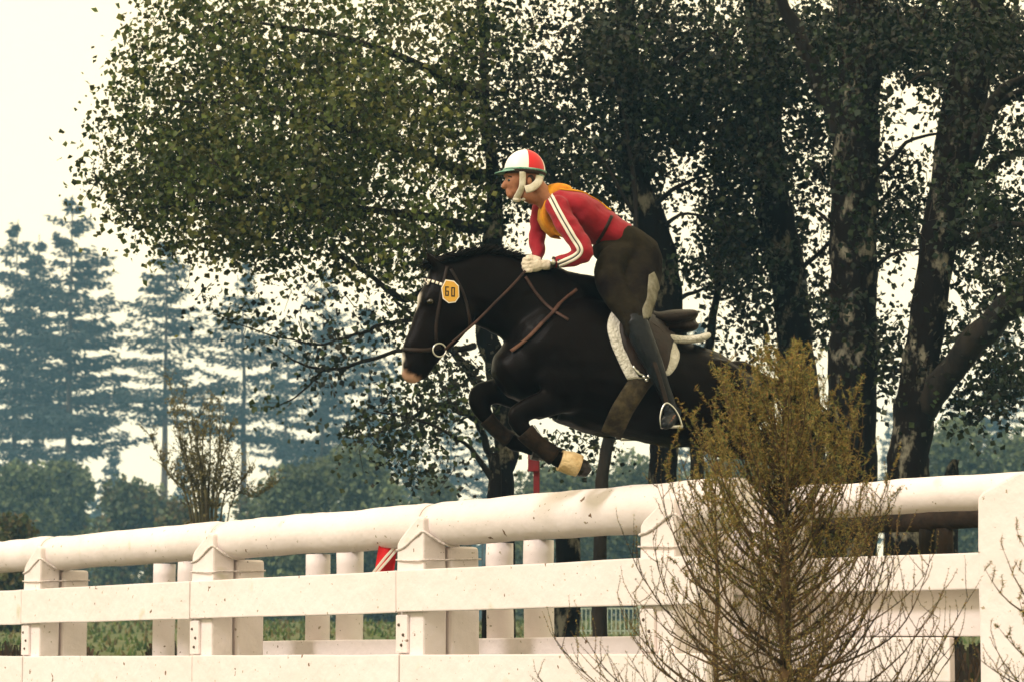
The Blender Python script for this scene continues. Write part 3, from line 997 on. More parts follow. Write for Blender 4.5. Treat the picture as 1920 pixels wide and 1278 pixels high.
for lyr in (0, 1):
    for p in spine:
        for j in range(W):
            l = (j / (W - 1) - .5) * .20
            q = H(p[0], p[1] - 40, l)
            h = JB.ray_cast(q, Vector((0, 0, -1)))
            base = h[0] if h[0] is not None else H(p[0], p[1], l)
            bbm.v.append(base + Vector((0, 0, .009 if lyr == 0 else .002)))
NN = W * len(spine)
for i in range(len(spine) - 1):
    for j in range(W - 1):
        a = i * W + j
        bbm.f.append((a, a + W, a + W + 1, a + 1))
        bbm.f.append((NN + a, NN + a + 1, NN + a + W + 1, NN + a + W))
for i in range(len(spine) - 1):
    a = i * W
    bbm.f.append((a, NN + a, NN + a + W, a + W))
    a = i * W + W - 1
    bbm.f.append((a, a + W, NN + a + W, NN + a))
link('bib_back', bbm.mesh('bib_back', True), BIB, bibo)
# helmet: shell with coloured panels, teal rim band and peak
hc = H(984, 321)
fwd = -HE
tiltv = 0.10
hup = (UP + fwd * -.05).normalized()
hf = (fwd - hup * fwd.dot(hup)).normalized()
hs = HN
me = bpy.data.meshes.new('helmet')
m2 = MB(); mi = []
NA, NE = 48, 16
def hpt(a, e, s=1.0):
    return hc + hf * (math.cos(a) * math.cos(e) * .113 * s) + hs * (math.sin(a) * math.cos(e) * .098 * s) + hup * (math.sin(e) * .118 * s)
for layer, s in ((0, 1.0), (1, .95)):
    for i in range(NE + 1):
        e = math.pi / 2 * i / NE
        for j in range(NA):
            a = 2 * math.pi * j / NA
            m2.v.append(hpt(a, e, s))
for layer in (0, 1):
    o = layer * (NE + 1) * NA
    for i in range(NE):
        for j in range(NA):
            q = (o + i * NA + j, o + i * NA + (j + 1) % NA, o + (i + 1) * NA + (j + 1) % NA, o + (i + 1) * NA + j)
            m2.f.append(q if layer == 0 else tuple(reversed(q)))
            a = math.degrees(2 * math.pi * (j + .5) / NA)
            if a > 180: a = 360 - a
            red = 92 < a < 150
            mi.append(1 if red else 0)
me = m2.mesh('helmet', True)
helm = link('helmet', me, HELW, rider)
me.materials.append(HELR)
me.polygons.foreach_set('material_index', mi)
fix = MB()
pts = [hpt(2 * math.pi * i / 40, -.02, 1.02) for i in range(41)]
fix.tube(pts, .0065, 8, hup, False)
link('rim_band', fix.mesh('rim_band', True), HELG, helm)
nk = MB()                                             # low back of the shell behind the ear
for lyr in (0, 1):
    for i in range(5):
        for j in range(21):
            a = R(118 + (242 - 118) * j / 20)
            nk.v.append(hpt(a, -.02 - i * .13 * math.sin(math.pi * (j + 1.5) / 23), .995 - lyr * .05))
for i in range(4):
    for j in range(20):
        a = i * 21 + j
        nk.f.append((a, a + 1, a + 22, a + 21)); nk.f.append((105 + a, 105 + a + 21, 105 + a + 22, 105 + a + 1))
link('neck_guard', nk.mesh('neck_guard', True), HELG, helm)
pk = MB()
for lyr in (0, 1):
    for i in range(5):
        for j in range(17):
            a = R(-68 + 136 * j / 16)
            e = i / 4 * math.cos(a * 1.15) ** .8
            p = hpt(a, -.03, 1.0) + hf * (.055 * e) - hup * (.022 * e + .004 * lyr) - hs * (math.sin(a) * .02 * e)
            pk.v.append(p)
for i in range(4):
    for j in range(16):
        a = i * 17 + j
        pk.f.append((a, a + 17, a + 18, a + 1)); pk.f.append((85 + a, 85 + a + 1, 85 + a + 18, 85 + a + 17))
for j in range(16):
    a = 68 + j
    pk.f.append((a, 85 + a, 85 + a + 1, a + 1))
link('peak', pk.mesh('peak', True), HELG, helm)
for s in (1, -1):
    def hh(px, py, l): 
        p = H(px, py, l)
        return p if s > 0 else mirror_l(p)
    free_strap('chin_strap', [hh(980, 322, .092), hh(980, 335, .084), hh(979, 350, .075), hh(974, 362, .05), hh(968, 372, .025)], .036, .008, EARG, helm)
    free_strap('ear_guard', [hh(1012, 330, .072), hh(1009, 342, .078), hh(998, 352, .082), hh(985, 356, .082)], .044, .010, EARG, helm)
    m3 = MB(); m3.blob(hh(995, 336, .070), .022, .012, .024, (HE, HN, UP), 12, 8)
    link('sideburn', m3.mesh('sideburn', True), HAIRM, rider)
hr = MB(); hr.tube([hpt(R(a_), -.09, .90) for a_ in range(28, 333, 8)], .017, 8, hup)
for s in (1, -1):
    hr.tube([hpt(R(58 * s), -.05, .90), hpt(R(58 * s), -.22, .88)], [.016, .010], 8, hs)
link('hair', remesh(hr, 'hair', .005, 1), HAIRM, rider)
cc = MB(); cc.blob(H(969, 374, .012), .024, .022, .018, (HE, HN, UP), 10, 8); cc.blob(H(982, 374, .02), .012, .008, .010, (HE, HN, UP), 8, 6)
link('chin_cup', remesh(cc, 'chin_cup', .004, 1), EARG, helm)
for s in (1, -1):
    p = H(956, 338.5, .030 * s)
    m3 = MB(); m3.blob(p, .013, .013, .010, (HE, HN, UP), 10, 8)
    link('eye', m3.mesh('eye', True), EYEM, rider)
    m3 = MB(); m3.tube([H(952.5, 333, .018 * s), H(954, 331.5, .034 * s), H(959, 332, .048 * s)], .0035, 6)
    link('eyebrow', m3.mesh('eyebrow', True), HAIRM, rider)

# ---- red markers
mk = thing('red_marker_board', 'dark red marker board on a thin red stake behind the front legs of the horse', 'marker', tuple(PZ(1003, 0, 18.6)))
mb = MB(); mb.box(P(990, 883, 18.6), Vector((.070, 0, 0)), Vector((0, .02, 0)), Vector((0, 0, .20)))
link('board', bevelled(mb, 'board', .004, 1), REDM, mk)
mb = MB(); a = P(1006, 900, 18.65); mb.box(Vector((a.x - .02, 18.63, 0)), Vector((.04, 0, 0)), Vector((0, .03, 0)), Vector((0, 0, a.z + .2)))
link('stake', bevelled(mb, 'stake', .004, 1), REDM, mk)
fl = thing('red_flag', 'bright red cloth flag tied with pale ribbons below the rail beside the third white post', 'flag', tuple(PZ(724, .8, Ld(724) + .55)))
dF = Ld(724) + .25
mb = MB()
g = []
for i in range(7):
    for j in range(7):
        u, v = i / 6, j / 6
        x = 712 + 36 * u - 10 * v; y = 1008 + 66 * v
        g.append(P(x, y, dF + .02 * math.sin(u * 7 + v * 2)))
for lyr in (0, .004):
    for p in g: mb.v.append(p + Vector((0, lyr, 0)))
for i in range(6):
    for j in range(6):
        a = i * 7 + j
        mb.f.append((a, a + 1, a + 8, a + 7)); mb.f.append((49 + a, 49 + a + 7, 49 + a + 8, 49 + a + 1))
link('cloth', mb.mesh('cloth', True), REDCLOTH, fl)
for o in (0, 7):
    mb = MB(); mb.tube([P(744 + o * .2, 1020 + o, dF - .03), P(722 + o, 1044 + o * .5, dF - .05), P(700 + o, 1072, dF - .03)], .009, 6, Vector((0, 1, 0)), True, [.002] * 3)
    link('ribbon', mb.mesh('ribbon'), STRIPE, fl)

# ================================================================== BIRCHES
def trunk_tube(mb, rows, n=12, sub=5, seed=0, wob=.02):
    """rows: (px, py, width_px, depth)"""
    rs_ = bez(rows, (len(rows) - 1) * sub + 1)
    pts = []; rr = []
    for i, (px, py, w, d) in enumerate(rs_):
        p = P(px, py, d)
        p = p + noise.noise_vector(Vector((seed, i * .35, 0))) * wob
        pts.append(p); rr.append(max(.004, w / 2 / F * d))
    mb.tube(pts, rr, n, Vector((0, -1, 0)), True, None, 0.05 if n > 7 else 0)
LEAFR = random.Random(11)
def lf(a, b): return LEAFR.uniform(a, b)
def add_leaf(mb, p, size, tint):
    # a folded pointed leaf, hanging
    d = Vector((lf(-1, 1), lf(-1, 1), lf(-1.3, .5))).normalized()
    s = d.cross(Vector((lf(-1, 1), lf(-1, 1), lf(-1, 1)))).normalized()
    n = d.cross(s)
    w = size * .47
    a = p; b = p + d * size * .42 + s * w - n * w * .25; c = p + d * size; e = p + d * size * .42 - s * w - n * w * .25
    mb.quad(a, b, c, e, tint)
GAPS = []
def in_gap(px, py):
    for (x, y, rx, ry, pr) in GAPS:
        if ((px - x) / rx) ** 2 + ((py - y) / ry) ** 2 < 1 and LEAFR.random() < pr:
            return True
    return False
GAPS = [(1290, 300, 45, 34, .9), (1262, 410, 34, 55, .9), (1300, 450, 40, 32, .8), (1330, 565, 60, 40, .93), (1290, 590, 40, 40, .95), (1705, 200, 46, 50, .85), (1700, 250, 40, 38, .8), (1730, 130, 26, 20, .7),
        (1890, 320, 45, 34, .95), (1900, 215, 34, 30, .8), (1688, 560, 44, 110, .85), (1700, 640, 26, 80, .95), (1640, 480, 18, 60, .6), (1860, 500, 50, 34, .8), (1545, 60, 14, 12, .6), (1500, 90, 18, 26, .6),
        (1520, 200, 30, 40, .5), (1000, 430, 34, 46, .80), (960, 440, 30, 40, .80), (790, 190, 18, 12, .8), (700, 320, 55, 36, .62), (735, 290, 26, 22, .7), (660, 430, 120, 50, .42), (560, 130, 40, 30, .35), (470, 70, 40, 26, .4),
        (330, 110, 40, 40, .5), (300, 190, 60, 26, .55), (760, 550, 30, 30, .75), (700, 560, 60, 30, .55), (1050, 45, 30, 30, .6), (1060, 80, 20, 30, .7), (1000, 90, 36, 26, .5), (1120, 190, 44, 14, .5), (1110, 370, 46, 24, .9), (660, 580, 60, 60, .6),
        (1560, 420, 20, 60, .45), (1450, 420, 26, 60, .4), (1520, 510, 26, 80, .6), (1390, 620, 40, 30, .55), (1750, 400, 22, 60, .6), (1870, 620, 50, 50, .75), (1800, 560, 40, 40, .7), (735, 480, 34, 26, .5), (600, 550, 60, 40, .5), (930, 700, 34, 60, .9), (860, 850, 60, 40, .5)]
PAL_L = [(.058, .082, .018), (.074, .098, .020), (.042, .062, .015), (.100, .105, .026), (.068, .070, .020), (.030, .046, .014)]  # left crown: brighter leaf colours, its sunlit olive tone put into the tint
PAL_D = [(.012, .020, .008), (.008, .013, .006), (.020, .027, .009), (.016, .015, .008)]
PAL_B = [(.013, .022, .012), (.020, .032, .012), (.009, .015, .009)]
def crown(name, parent, blobs, palette, leaf=.053, clump_r=.16, per=26, twig=None, dmul=.50):
    """blobs: (px, py, rx, ry, depth, depth_r, clumps)"""
    mb = MB(); tw = MB()
    for (cx, cy, rx, ry, d, dr, nc) in blobs:
        for _ in range(int(nc * dmul)):
            while True:
                a, b, c = lf(-1, 1), lf(-1, 1), lf(-1, 1)
                if a * a + b * b + c * c < 1: break
            px, py, dd = cx + a * rx, cy + b * ry, d + c * dr
            if in_gap(px, py): continue
            q = P(px, py, dd)
            base = palette[LEAFR.randrange(len(palette))]
            k0 = lf(.45, 1.45)
            rr = clump_r * lf(.5, 1.5)
            tip = q + Vector((lf(-1, 1), lf(-1, 1), lf(-1.2, .2))) * rr
            if LEAFR.random() < .5:
                tw.tube([q + Vector((lf(-.1, .1), lf(-.1, .1), lf(.03, .14))), q, tip], [.006, .004, .002], 3)
            for _ in range(int(per * lf(.6, 1.4))):
                o = Vector((LEAFR.gauss(0, .8), LEAFR.gauss(0, .8), LEAFR.gauss(-.1, .75))) * rr
                k = k0 * lf(.7, 1.35)
                add_leaf(mb, q + o, leaf * lf(.5, 1.4), (base[0] * k, base[1] * k, base[2] * k))
    o = link('crown', mb.mesh('crown', False, 'tint'), LEAF, parent)
    o['kind'] = 'stuff'
    if tw.v:
        link('twigs', tw.mesh('twigs'), TWIG, parent)['kind'] = 'stuff'
    return o
def tree(label, base_px, base_d, trunks, limbs, blobs, pal, seed, bark=BARK, **kw):
    b = P(base_px, 1240, base_d)
    t = thing('birch_tree', label, 'birch tree', (b.x, base_d, gz(b.x, base_d)), 'birch trees behind the jump')
    mb = MB()
    for r in trunks: trunk_tube(mb, r, 16, 6, seed)
    me = mb.mesh('trunk', True)
    for v in me.vertices:
        v.co += noise.noise_vector(v.co * 4) * .018
    link('trunk', me, bark, t)
    for i, r in enumerate(limbs):
        mb = MB(); trunk_tube(mb, r, 8, 5, seed + i, .03)
        ml = mb.mesh('limb', True)
        for v in ml.vertices: v.co += noise.noise_vector(v.co * 6) * min(.02, r[0][2] / F * r[0][3] * .12)
        link('limb', ml, DBARK, t)
    if blobs: crown('crown', t, blobs, pal, **kw)
    return t
GY = 1300
tree('slender dark birch behind the horse head with a wide crown spreading over the left half', 935, 25.5,
     [[(936, GY, 66, 25.5), (938, 930, 52, 25.5), (948, 850, 46, 25.5), (944, 760, 46, 25.5), (932, 690, 46, 25.5), (914, 630, 42, 25.5), (916, 560, 42, 25.5), (925, 450, 38, 25.6), (926, 340, 28, 25.9), (912, 220, 20, 26.2), (905, 80, 14, 26.6), (900, -80, 18, 26)]],
     [[(948, 830, 22, 25.5), (915, 800, 18, 25.3), (870, 770, 15, 25), (820, 760, 10, 24.8), (740, 800, 6, 24.7), (660, 822, 3, 24.6)],
      [(942, 905, 18, 25.5), (918, 860, 14, 25.3), (905, 810, 12, 25.2), (890, 780, 8, 25)],
      [(930, 745, 20, 25.5), (895, 712, 18, 25.2), (862, 672, 15, 25), (835, 640, 12, 24.8), (800, 610, 9, 24.7), (740, 560, 6, 24.6)],
      [(905, 590, 18, 25.5), (840, 600, 12, 25.2), (770, 600, 9, 25), (700, 612, 7, 24.6), (650, 635, 5, 24.5), (590, 645, 4, 24.4), (470, 615, 2.5, 24.3), (400, 590, 1.6, 24.2)],
      [(890, 650, 14, 25.3), (810, 655, 10, 25), (740, 660, 8, 24.7), (650, 688, 7, 24.6), (600, 690, 6, 24.5), (560, 680, 4, 24.4), (520, 655, 2, 24.4)],
      [(610, 688, 5, 24.5), (580, 720, 4, 24.4), (530, 755, 2.5, 24.3), (495, 768, 1.5, 24.3)],
      [(920, 560, 24, 25.6), (840, 530, 20, 25.3), (760, 560, 14, 25), (700, 520, 10, 24.8), (620, 470, 7, 24.7)],
      [(900, 330, 26, 25.6), (780, 290, 20, 25.2), (640, 240, 14, 24.8), (480, 200, 8, 24.6), (320, 190, 4, 24.4)],
      [(905, 430, 24, 25.6), (800, 410, 18, 25.1), (660, 390, 12, 24.8), (480, 370, 7, 24.6), (280, 395, 3, 24.4), (200, 385, 2, 24.4)],
      [(900, 180, 20, 25.8), (760, 110, 15, 25.3), (600, 60, 10, 24.9), (430, 40, 5, 24.7)]],
     [(620, 70, 330, 130, 25.6, 2.2, 560), (560, 230, 330, 150, 25.2, 2.2, 800), (470, 360, 260, 110, 25.0, 2.0, 520), (300, 170, 110, 120, 24.8, 1.2, 80),
      (330, 300, 130, 110, 24.8, 1.2, 170), (235, 370, 60, 38, 24.6, .6, 26), (185, 352, 40, 26, 24.6, .4, 6), (200, 290, 40, 60, 24.6, .4, 8), (262, 215, 50, 70, 24.6, .6, 18), (760, 300, 220, 200, 25.6, 2.2, 480), (640, 440, 200, 80, 25.2, 1.5, 170), (480, 440, 110, 70, 25, 1.0, 90), (720, 470, 120, 100, 25.2, 1.5, 95),
      (400, 40, 120, 80, 25.2, 1.4, 90), (350, 470, 70, 30, 24.8, .6, 14), (190, 240, 26, 16, 24.5, .3, 4), (225, 165, 22, 20, 24.5, .3, 7), (250, 90, 22, 22, 24.5, .3, 9), (285, 40, 24, 20, 24.5, .3, 7), (160, 345, 20, 8, 24.4, .2, 4), (188, 300, 22, 18, 24.4, .3, 7), (270, 120, 24, 30, 24.5, .3, 10), (240, 420, 30, 20, 24.5, .3, 8)], PAL_L, 1, dmul=.47, leaf=.052)
tree('slim birch forking low behind the horse, thin leafy boughs hanging beside the white muzzle', 905, 24.5,
     [[(918, GY, 34, 24.5), (925, 1000, 30, 24.5), (932, 850, 22, 24.6)]],
     [[(925, 900, 14, 24.6), (880, 840, 8, 24.4), (800, 790, 5, 24.2), (700, 770, 3, 24.1)]],
     [(800, 770, 120, 70, 24.4, .8, 92), (850, 700, 60, 60, 24.4, .8, 34), (560, 620, 150, 45, 24.4, .5, 40), (600, 560, 130, 40, 24.4, .5, 28), (760, 620, 60, 70, 24.6, .6, 36), (620, 690, 80, 30, 24.4, .4, 16), (790, 870, 90, 50, 24.5, .6, 26), (420, 560, 60, 30, 24.4, .4, 8), (700, 820, 60, 50, 24.4, .5, 20), (870, 530, 60, 50, 25, .6, 26), (1090, 830, 90, 22, 26, .4, 30), (600, 800, 30, 10, 24.4, .3, 3), (520, 755, 30, 14, 24.3, .3, 4)], PAL_D + [(.04, .06, .018), (.05, .062, .016)], 2, leaf=.05, per=22)
tree('thin dark birch stem under the horse belly between the red stake and the next trunk', 1130, 24.0,
     [[(1124, GY, 30, 24), (1127, 1020, 26, 24), (1131, 900, 24, 24), (1138, 820, 22, 24), (1158, 700, 18, 24), (1180, 600, 12, 24.3), (1192, 400, 9, 25.0), (1165, 200, 7, 25.5), (1120, 60, 4, 26)]],
     [[(1138, 820, 10, 24), (1180, 760, 7, 24), (1230, 700, 4, 24)], [(1190, 400, 8, 25), (1100, 260, 6, 25), (1000, 180, 3, 25)]],
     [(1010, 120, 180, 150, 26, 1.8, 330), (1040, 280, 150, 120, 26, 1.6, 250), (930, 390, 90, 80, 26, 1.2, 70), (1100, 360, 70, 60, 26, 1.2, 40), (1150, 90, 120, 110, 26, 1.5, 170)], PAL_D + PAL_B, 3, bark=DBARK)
tree('dark birch trunk directly behind the rider, its base standing under the horse belly', 1245, 26.0,
     [[(1238, GY, 62, 26), (1240, 960, 54, 26), (1243, 860, 52, 26), (1256, 720, 52, 26), (1256, 600, 54, 26), (1244, 500, 58, 26), (1222, 420, 56, 26), (1196, 340, 48, 26), (1182, 240, 42, 26), (1176, 120, 38, 26), (1170, -60, 30, 26)]],
     [[(1215, 400, 12, 26), (1270, 350, 8, 25.8), (1330, 330, 5, 25.6)], [(1225, 430, 10, 26), (1290, 400, 6, 25.8), (1350, 420, 4, 25.6)], [(1272, 560, 10, 26), (1310, 545, 6, 25.8), (1350, 520, 3, 25.7)], [(1178, 200, 16, 26), (1260, 120, 10, 25.8), (1340, 60, 6, 25.6)]],
     [(1230, 110, 150, 140, 26.3, 1.6, 380), (1200, 250, 110, 110, 26.6, 1.6, 190), (1190, 380, 60, 60, 27, 1, 60), (1320, 230, 110, 130, 26.6, 1.6, 210), (1340, 480, 90, 90, 26.6, 1.4, 190), (1180, 340, 80, 60, 26.8, 1.2, 60)], PAL_D + PAL_B, 4)
tree('short thin birch stem just right of the trunk under the belly', 1305, 27.0,
     [[(1303, GY, 34, 27), (1305, 900, 28, 27), (1310, 780, 24, 27), (1330, 640, 18, 27), (1350, 500, 12, 27), (1360, 380, 8, 27)]],
     [], [(1370, 420, 70, 110, 27, 1, 80), (1350, 560, 60, 60, 27, .8, 44)], PAL_D, 5, bark=DBARK)
tree('birch trunk leaning left, rising out of the top of the golden larch sapling', 1510, 26.5,
     [[(1512, GY, 84, 26.5), (1508, 900, 78, 26.5), (1496, 720, 72, 26.5), (1488, 600, 66, 26.5), (1470, 470, 66, 26.5), (1446, 350, 64, 26.5), (1434, 200, 66, 26.6), (1430, 60, 64, 26.7), (1428, -60, 60, 26.7)]],
     [[(1450, 380, 16, 26.5), (1390, 330, 10, 26.3), (1330, 310, 6, 26.1)], [(1440, 260, 18, 26.5), (1380, 160, 12, 26.3), (1340, 60, 8, 26.1)], [(1478, 520, 12, 26.5), (1540, 470, 8, 26.5), (1580, 420, 5, 26.5)]],
     [(1400, 110, 130, 140, 26.4, 1.6, 360), (1390, 300, 100, 110, 27, 1.4, 200), (1400, 470, 90, 90, 27, 1.2, 160), (1520, 380, 60, 160, 27.4, 1, 130), (1530, 130, 80, 120, 27.2, 1.4, 150), (1420, 610, 80, 50, 27, 1, 70), (1540, 560, 50, 100, 27.5, 1, 80), (1430, 120, 80, 100, 25.2, .4, 70), (1450, 300, 60, 80, 25.2, .4, 36), (1480, 520, 40, 60, 25.2, .3, 14)], PAL_D + PAL_B, 6)
tree('thickest upright birch trunk with pale patchy bark, second from the right', 1605, 25.0,
     [[(1592, GY, 100, 25), (1598, 900, 96, 25), (1598, 700, 92, 25), (1600, 560, 90, 25), (1598, 420, 92, 25), (1606, 280, 88, 25), (1612, 140, 84, 25), (1612, 0, 80, 25), (1610, -60, 76, 25)]],
     [[(1580, 250, 40, 25), (1545, 170, 34, 24.9), (1505, 80, 28, 24.8), (1465, 0, 24, 24.7), (1440, -50, 20, 24.6)],
      [(1640, 130, 26, 25), (1690, 90, 20, 25), (1730, 40, 14, 25), (1760, -20, 10, 25)],
      [(1645, 330, 12, 25), (1700, 270, 8, 24.8), (1760, 250, 5, 24.7)], [(1640, 500, 10, 25), (1690, 470, 6, 24.8), (1740, 470, 4, 24.7)], [(1560, 420, 8, 25), (1520, 390, 5, 25), (1490, 400, 3, 25)]],
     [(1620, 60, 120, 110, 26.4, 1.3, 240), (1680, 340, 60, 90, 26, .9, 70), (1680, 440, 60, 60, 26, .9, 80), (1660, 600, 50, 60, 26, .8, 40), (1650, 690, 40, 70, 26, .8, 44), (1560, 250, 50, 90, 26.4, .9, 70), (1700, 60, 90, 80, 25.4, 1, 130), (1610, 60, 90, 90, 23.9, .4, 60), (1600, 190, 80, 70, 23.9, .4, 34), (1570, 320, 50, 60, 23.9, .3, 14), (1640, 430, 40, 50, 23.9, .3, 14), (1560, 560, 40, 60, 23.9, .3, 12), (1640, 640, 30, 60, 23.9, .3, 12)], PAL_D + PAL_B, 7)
tree('rightmost birch with pale patchy bark and a heavy bough forking off low', 1705, 24.0,
     [[(1690, GY, 86, 24), (1700, 930, 80, 24), (1706, 830, 78, 24), (1722, 730, 76, 24), (1738, 600, 68, 24), (1762, 450, 70, 24), (1790, 300, 80, 24), (1816, 160, 80, 24), (1838, 20, 74, 24), (1846, -60, 70, 24)]],
     [[(1725, 770, 56, 24), (1765, 715, 52, 23.8), (1815, 655, 52, 23.5), (1865, 600, 54, 23.2), (1925, 550, 54, 23), (2000, 490, 46, 22.8), (2090, 400, 34, 22.6), (2160, 290, 22, 22.5), (2210, 150, 10, 22.5)],
      [(1800, 330, 34, 24), (1840, 250, 26, 23.8), (1870, 180, 22, 23.6), (1930, 140, 20, 23.4)],
      [(1820, 290, 24, 24), (1865, 200, 18, 23.8), (1930, 170, 14, 23.6)],
      [(1790, 370, 30, 24), (1840, 330, 22, 24), (1890, 290, 16, 24), (1940, 280, 12, 24)],
      [(1770, 480, 22, 24), (1830, 440, 16, 24), (1890, 420, 12, 24), (1950, 430, 9, 24)],
      [(1800, 170, 14, 24), (1740, 140, 8, 23.8), (1700, 160, 5, 23.7)]],
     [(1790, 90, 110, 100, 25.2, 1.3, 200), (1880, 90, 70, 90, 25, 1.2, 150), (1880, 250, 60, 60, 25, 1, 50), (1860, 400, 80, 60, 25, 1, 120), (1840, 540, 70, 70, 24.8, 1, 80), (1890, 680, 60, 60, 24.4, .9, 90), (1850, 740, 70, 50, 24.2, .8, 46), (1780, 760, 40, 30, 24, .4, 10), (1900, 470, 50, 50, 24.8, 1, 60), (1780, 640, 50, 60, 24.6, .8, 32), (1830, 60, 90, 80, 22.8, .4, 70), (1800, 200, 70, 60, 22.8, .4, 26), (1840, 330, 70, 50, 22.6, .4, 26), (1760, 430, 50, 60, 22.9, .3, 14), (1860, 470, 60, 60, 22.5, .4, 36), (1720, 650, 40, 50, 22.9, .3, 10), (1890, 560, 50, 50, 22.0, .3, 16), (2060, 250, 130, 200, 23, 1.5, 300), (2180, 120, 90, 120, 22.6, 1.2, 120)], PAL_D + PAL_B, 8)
for (px, d, w, lb, bk) in ((1775, 28.5, 40, 'pale birch stem seen through the gap between the rails right of the larch', BARK), (1062, 27.5, 50, 'pale peeling birch stem seen through the gap below the rail under the horse', BARK)):
    tree(lb, px, d, [[(px, GY, w, d), (px + 4, 1000, w * .9, d), (px + 10, 900 if px > 1500 else 940, w * .7, d), (px + 16, 860 if px > 1500 else 935, w * .3, d)]], [], [], PAL_D, px, bark=bk)

# dark heather and bracken under the trees: uncountable
def undergrowth():
    mb = MB()
    for _ in range(15000):
        px = lf(-200, 2100)
        if 168 < px < 290 or 675 < px < 742 and LEAFR.random() < .8: continue
        d = lf(20.5, 32)
        if px < 1345 and d < Ld(px) + 1.6: continue
        x = (px - 960) / F * d
        h = lf(.10, .32) * (1.0 + .6 * noise.noise(Vector((x * .9, d * .6, 0))))
        p = Vector((x, d, gz(x, d) - .02))
        k = lf(.5, 1.4)
        c = LEAFR.choice([(.045, .028, .015), (.025, .016, .010), (.03, .03, .012), (.065, .038, .018)])
        t = p + Vector((lf(-.12, .12), lf(-.12, .12), h))
        s = Vector((lf(-1, 1), lf(-.4, .4), 0)).normalized() * lf(.012, .035)
        mb.quad(p - s, p + s, t + s * .4, t - s * .4, (c[0] * k, c[1] * k, c[2] * k))
    o = link('undergrowth', mb.mesh('undergrowth', False, 'tint'), GRASS)
    tag(o, 'dark brown heather and dead bracken under the birches', 'undergrowth')
    o['kind'] = 'stuff'
    mb = MB()
    for _ in range(16000):
        y = 5 + 75 * LEAFR.random() ** 1.5
        x = lf(-.25, .25) * (y + 6)
        h = lf(.03, .10) * (1 + y * .01)
        p = Vector((x, y, gz(x, y) - .01))
        k = lf(.6, 1.4)
        c = LEAFR.choice([(.06, .10, .025), (.09, .11, .03), (.05, .085, .03), (.12, .10, .045)])
        t = p + Vector((lf(-.06, .06), lf(-.06, .06), h))
        s = Vector((lf(-1, 1), lf(-.4, .4), 0)).normalized() * (.006 + y * .0006)
        mb.tri(p - s, p + s, t, (c[0] * k, c[1] * k, c[2] * k))
    o = link('grass', mb.mesh('grass', False, 'tint'), GRASS)
    tag(o, 'rough green meadow grass round the jump and across the field', 'grass')
    o['kind'] = 'stuff'
undergrowth()
# pale wire mesh panel seen low through the gap
wf = thing('wire_fence', 'low pale green wire mesh fence glimpsed between the planks under the horse', 'wire fence', tuple(PZ(1150, .2, 33)))
mb = MB()
za, zb = P(1100, 1188, 33).z, P(1100, 1138, 33).z
for i in range(34):
    px = 1066 + i * 8
    a = P(px, 1180, 33); mb.box(Vector((a.x, 33, za)), Vector((.012, 0, 0)), Vector((0, .012, 0)), Vector((0, 0, zb - za)))
a, b = P(1060, 1180, 33.02), P(1345, 1180, 33.02)
for z in (za + .03, zb - .02):
    mb.box(Vector((a.x, 33.014, z)), Vector((b.x - a.x, 0, 0)), Vector((0, .012, 0)), Vector((0, 0, .02)))
link('mesh_panel', mb.mesh('mesh_panel'), WIRE, wf)
for px in (1064, 1200, 1344):
    a = P(px, 1180, 33.05); mb = MB(); mb.box(Vector((a.x - .03, 33.04, gz(a.x, 33) - .1)), Vector((.06, 0, 0)), Vector((0, .06, 0)), Vector((0, 0, zb - gz(a.x, 33) + .2)))
    link('post', mb.mesh('post'), WIRE, wf)

# ================================================================== FAR CONIFERS
def conifer_meshes(seed, Ht, crown0, half, dens=1.0, top_open=.3):
    r = random.Random(seed)
    tr = MB()
    pts = [Vector((.25 * noise.noise(Vector((seed, i * .4, 0))), 0, Ht * i / 14)) for i in range(15)]
    tr.tube(pts, [max(.03, .36 * (1 - i / 14.5)) for i in range(15)], 7)
    mb = MB()
    z = crown0
    while z < Ht - .3:
        f = (z - crown0) / (Ht - crown0)
        prof = half * (1 - f) ** .75 * (0.62 + .38 * min(1, f * 5 + .3))
        nb = r.choice([4, 5, 5, 6]) if f < .85 else 4
        for b in range(nb):
            if r.random() > (.90 if dens > .9 else .74): continue
            a = r.uniform(0, 2 * math.pi)
            L = prof * r.uniform(.55, 1.2)
            droop = r.uniform(.0, .30) - .25 * f
            dirv = Vector((math.cos(a), math.sin(a), 0))
            side = Vector((-dirv.y, dirv.x, 0))
            br = []
            nst = max(3, int(L / .33))
            for k in range(nst + 1):
                t = k / nst
                br.append(Vector((0, 0, z)) + dirv * (L * t) + Vector((0, 0, -droop * L * t + .30 * L * t * t * .6)))
            mb_col = r.uniform(.7, 1.3)
            tr.tube(br[:max(2, int(len(br) * .85))], [.05 * (1 - .8 * k / nst) for k in range(max(2, int(len(br) * .85)))], 3)
            for k in range(1, nst + 1):
                t = k / nst
                wid = (.30 + .75 * math.sin(math.pi * min(1, t * 1.05)) ** .7) * min(1.0, L * .30)
                for _ in range(int(8 * dens)):
                    c = br[k] + side * r.gauss(0, .55) * wid + Vector((0, 0, r.gauss(-.08, .13))) + dirv * r.uniform(-.2, .2)
                    d = (dirv * r.uniform(.2, 1) + side * r.uniform(-1, 1) + Vector((0, 0, r.uniform(-.7, .1)))).normalized()
                    s = d.cross(Vector((r.uniform(-1, 1), r.uniform(-1, 1), r.uniform(.2, 1)))).normalized()
                    ln = r.uniform(.22, .5); w = r.uniform(.05, .12)
                    kk = mb_col * r.uniform(.7, 1.3)
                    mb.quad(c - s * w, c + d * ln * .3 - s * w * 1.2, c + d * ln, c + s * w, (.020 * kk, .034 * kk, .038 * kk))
        z += r.uniform(.45, .95)
    return tr.mesh('trunk', True), mb.mesh('crown', False, 'tint')
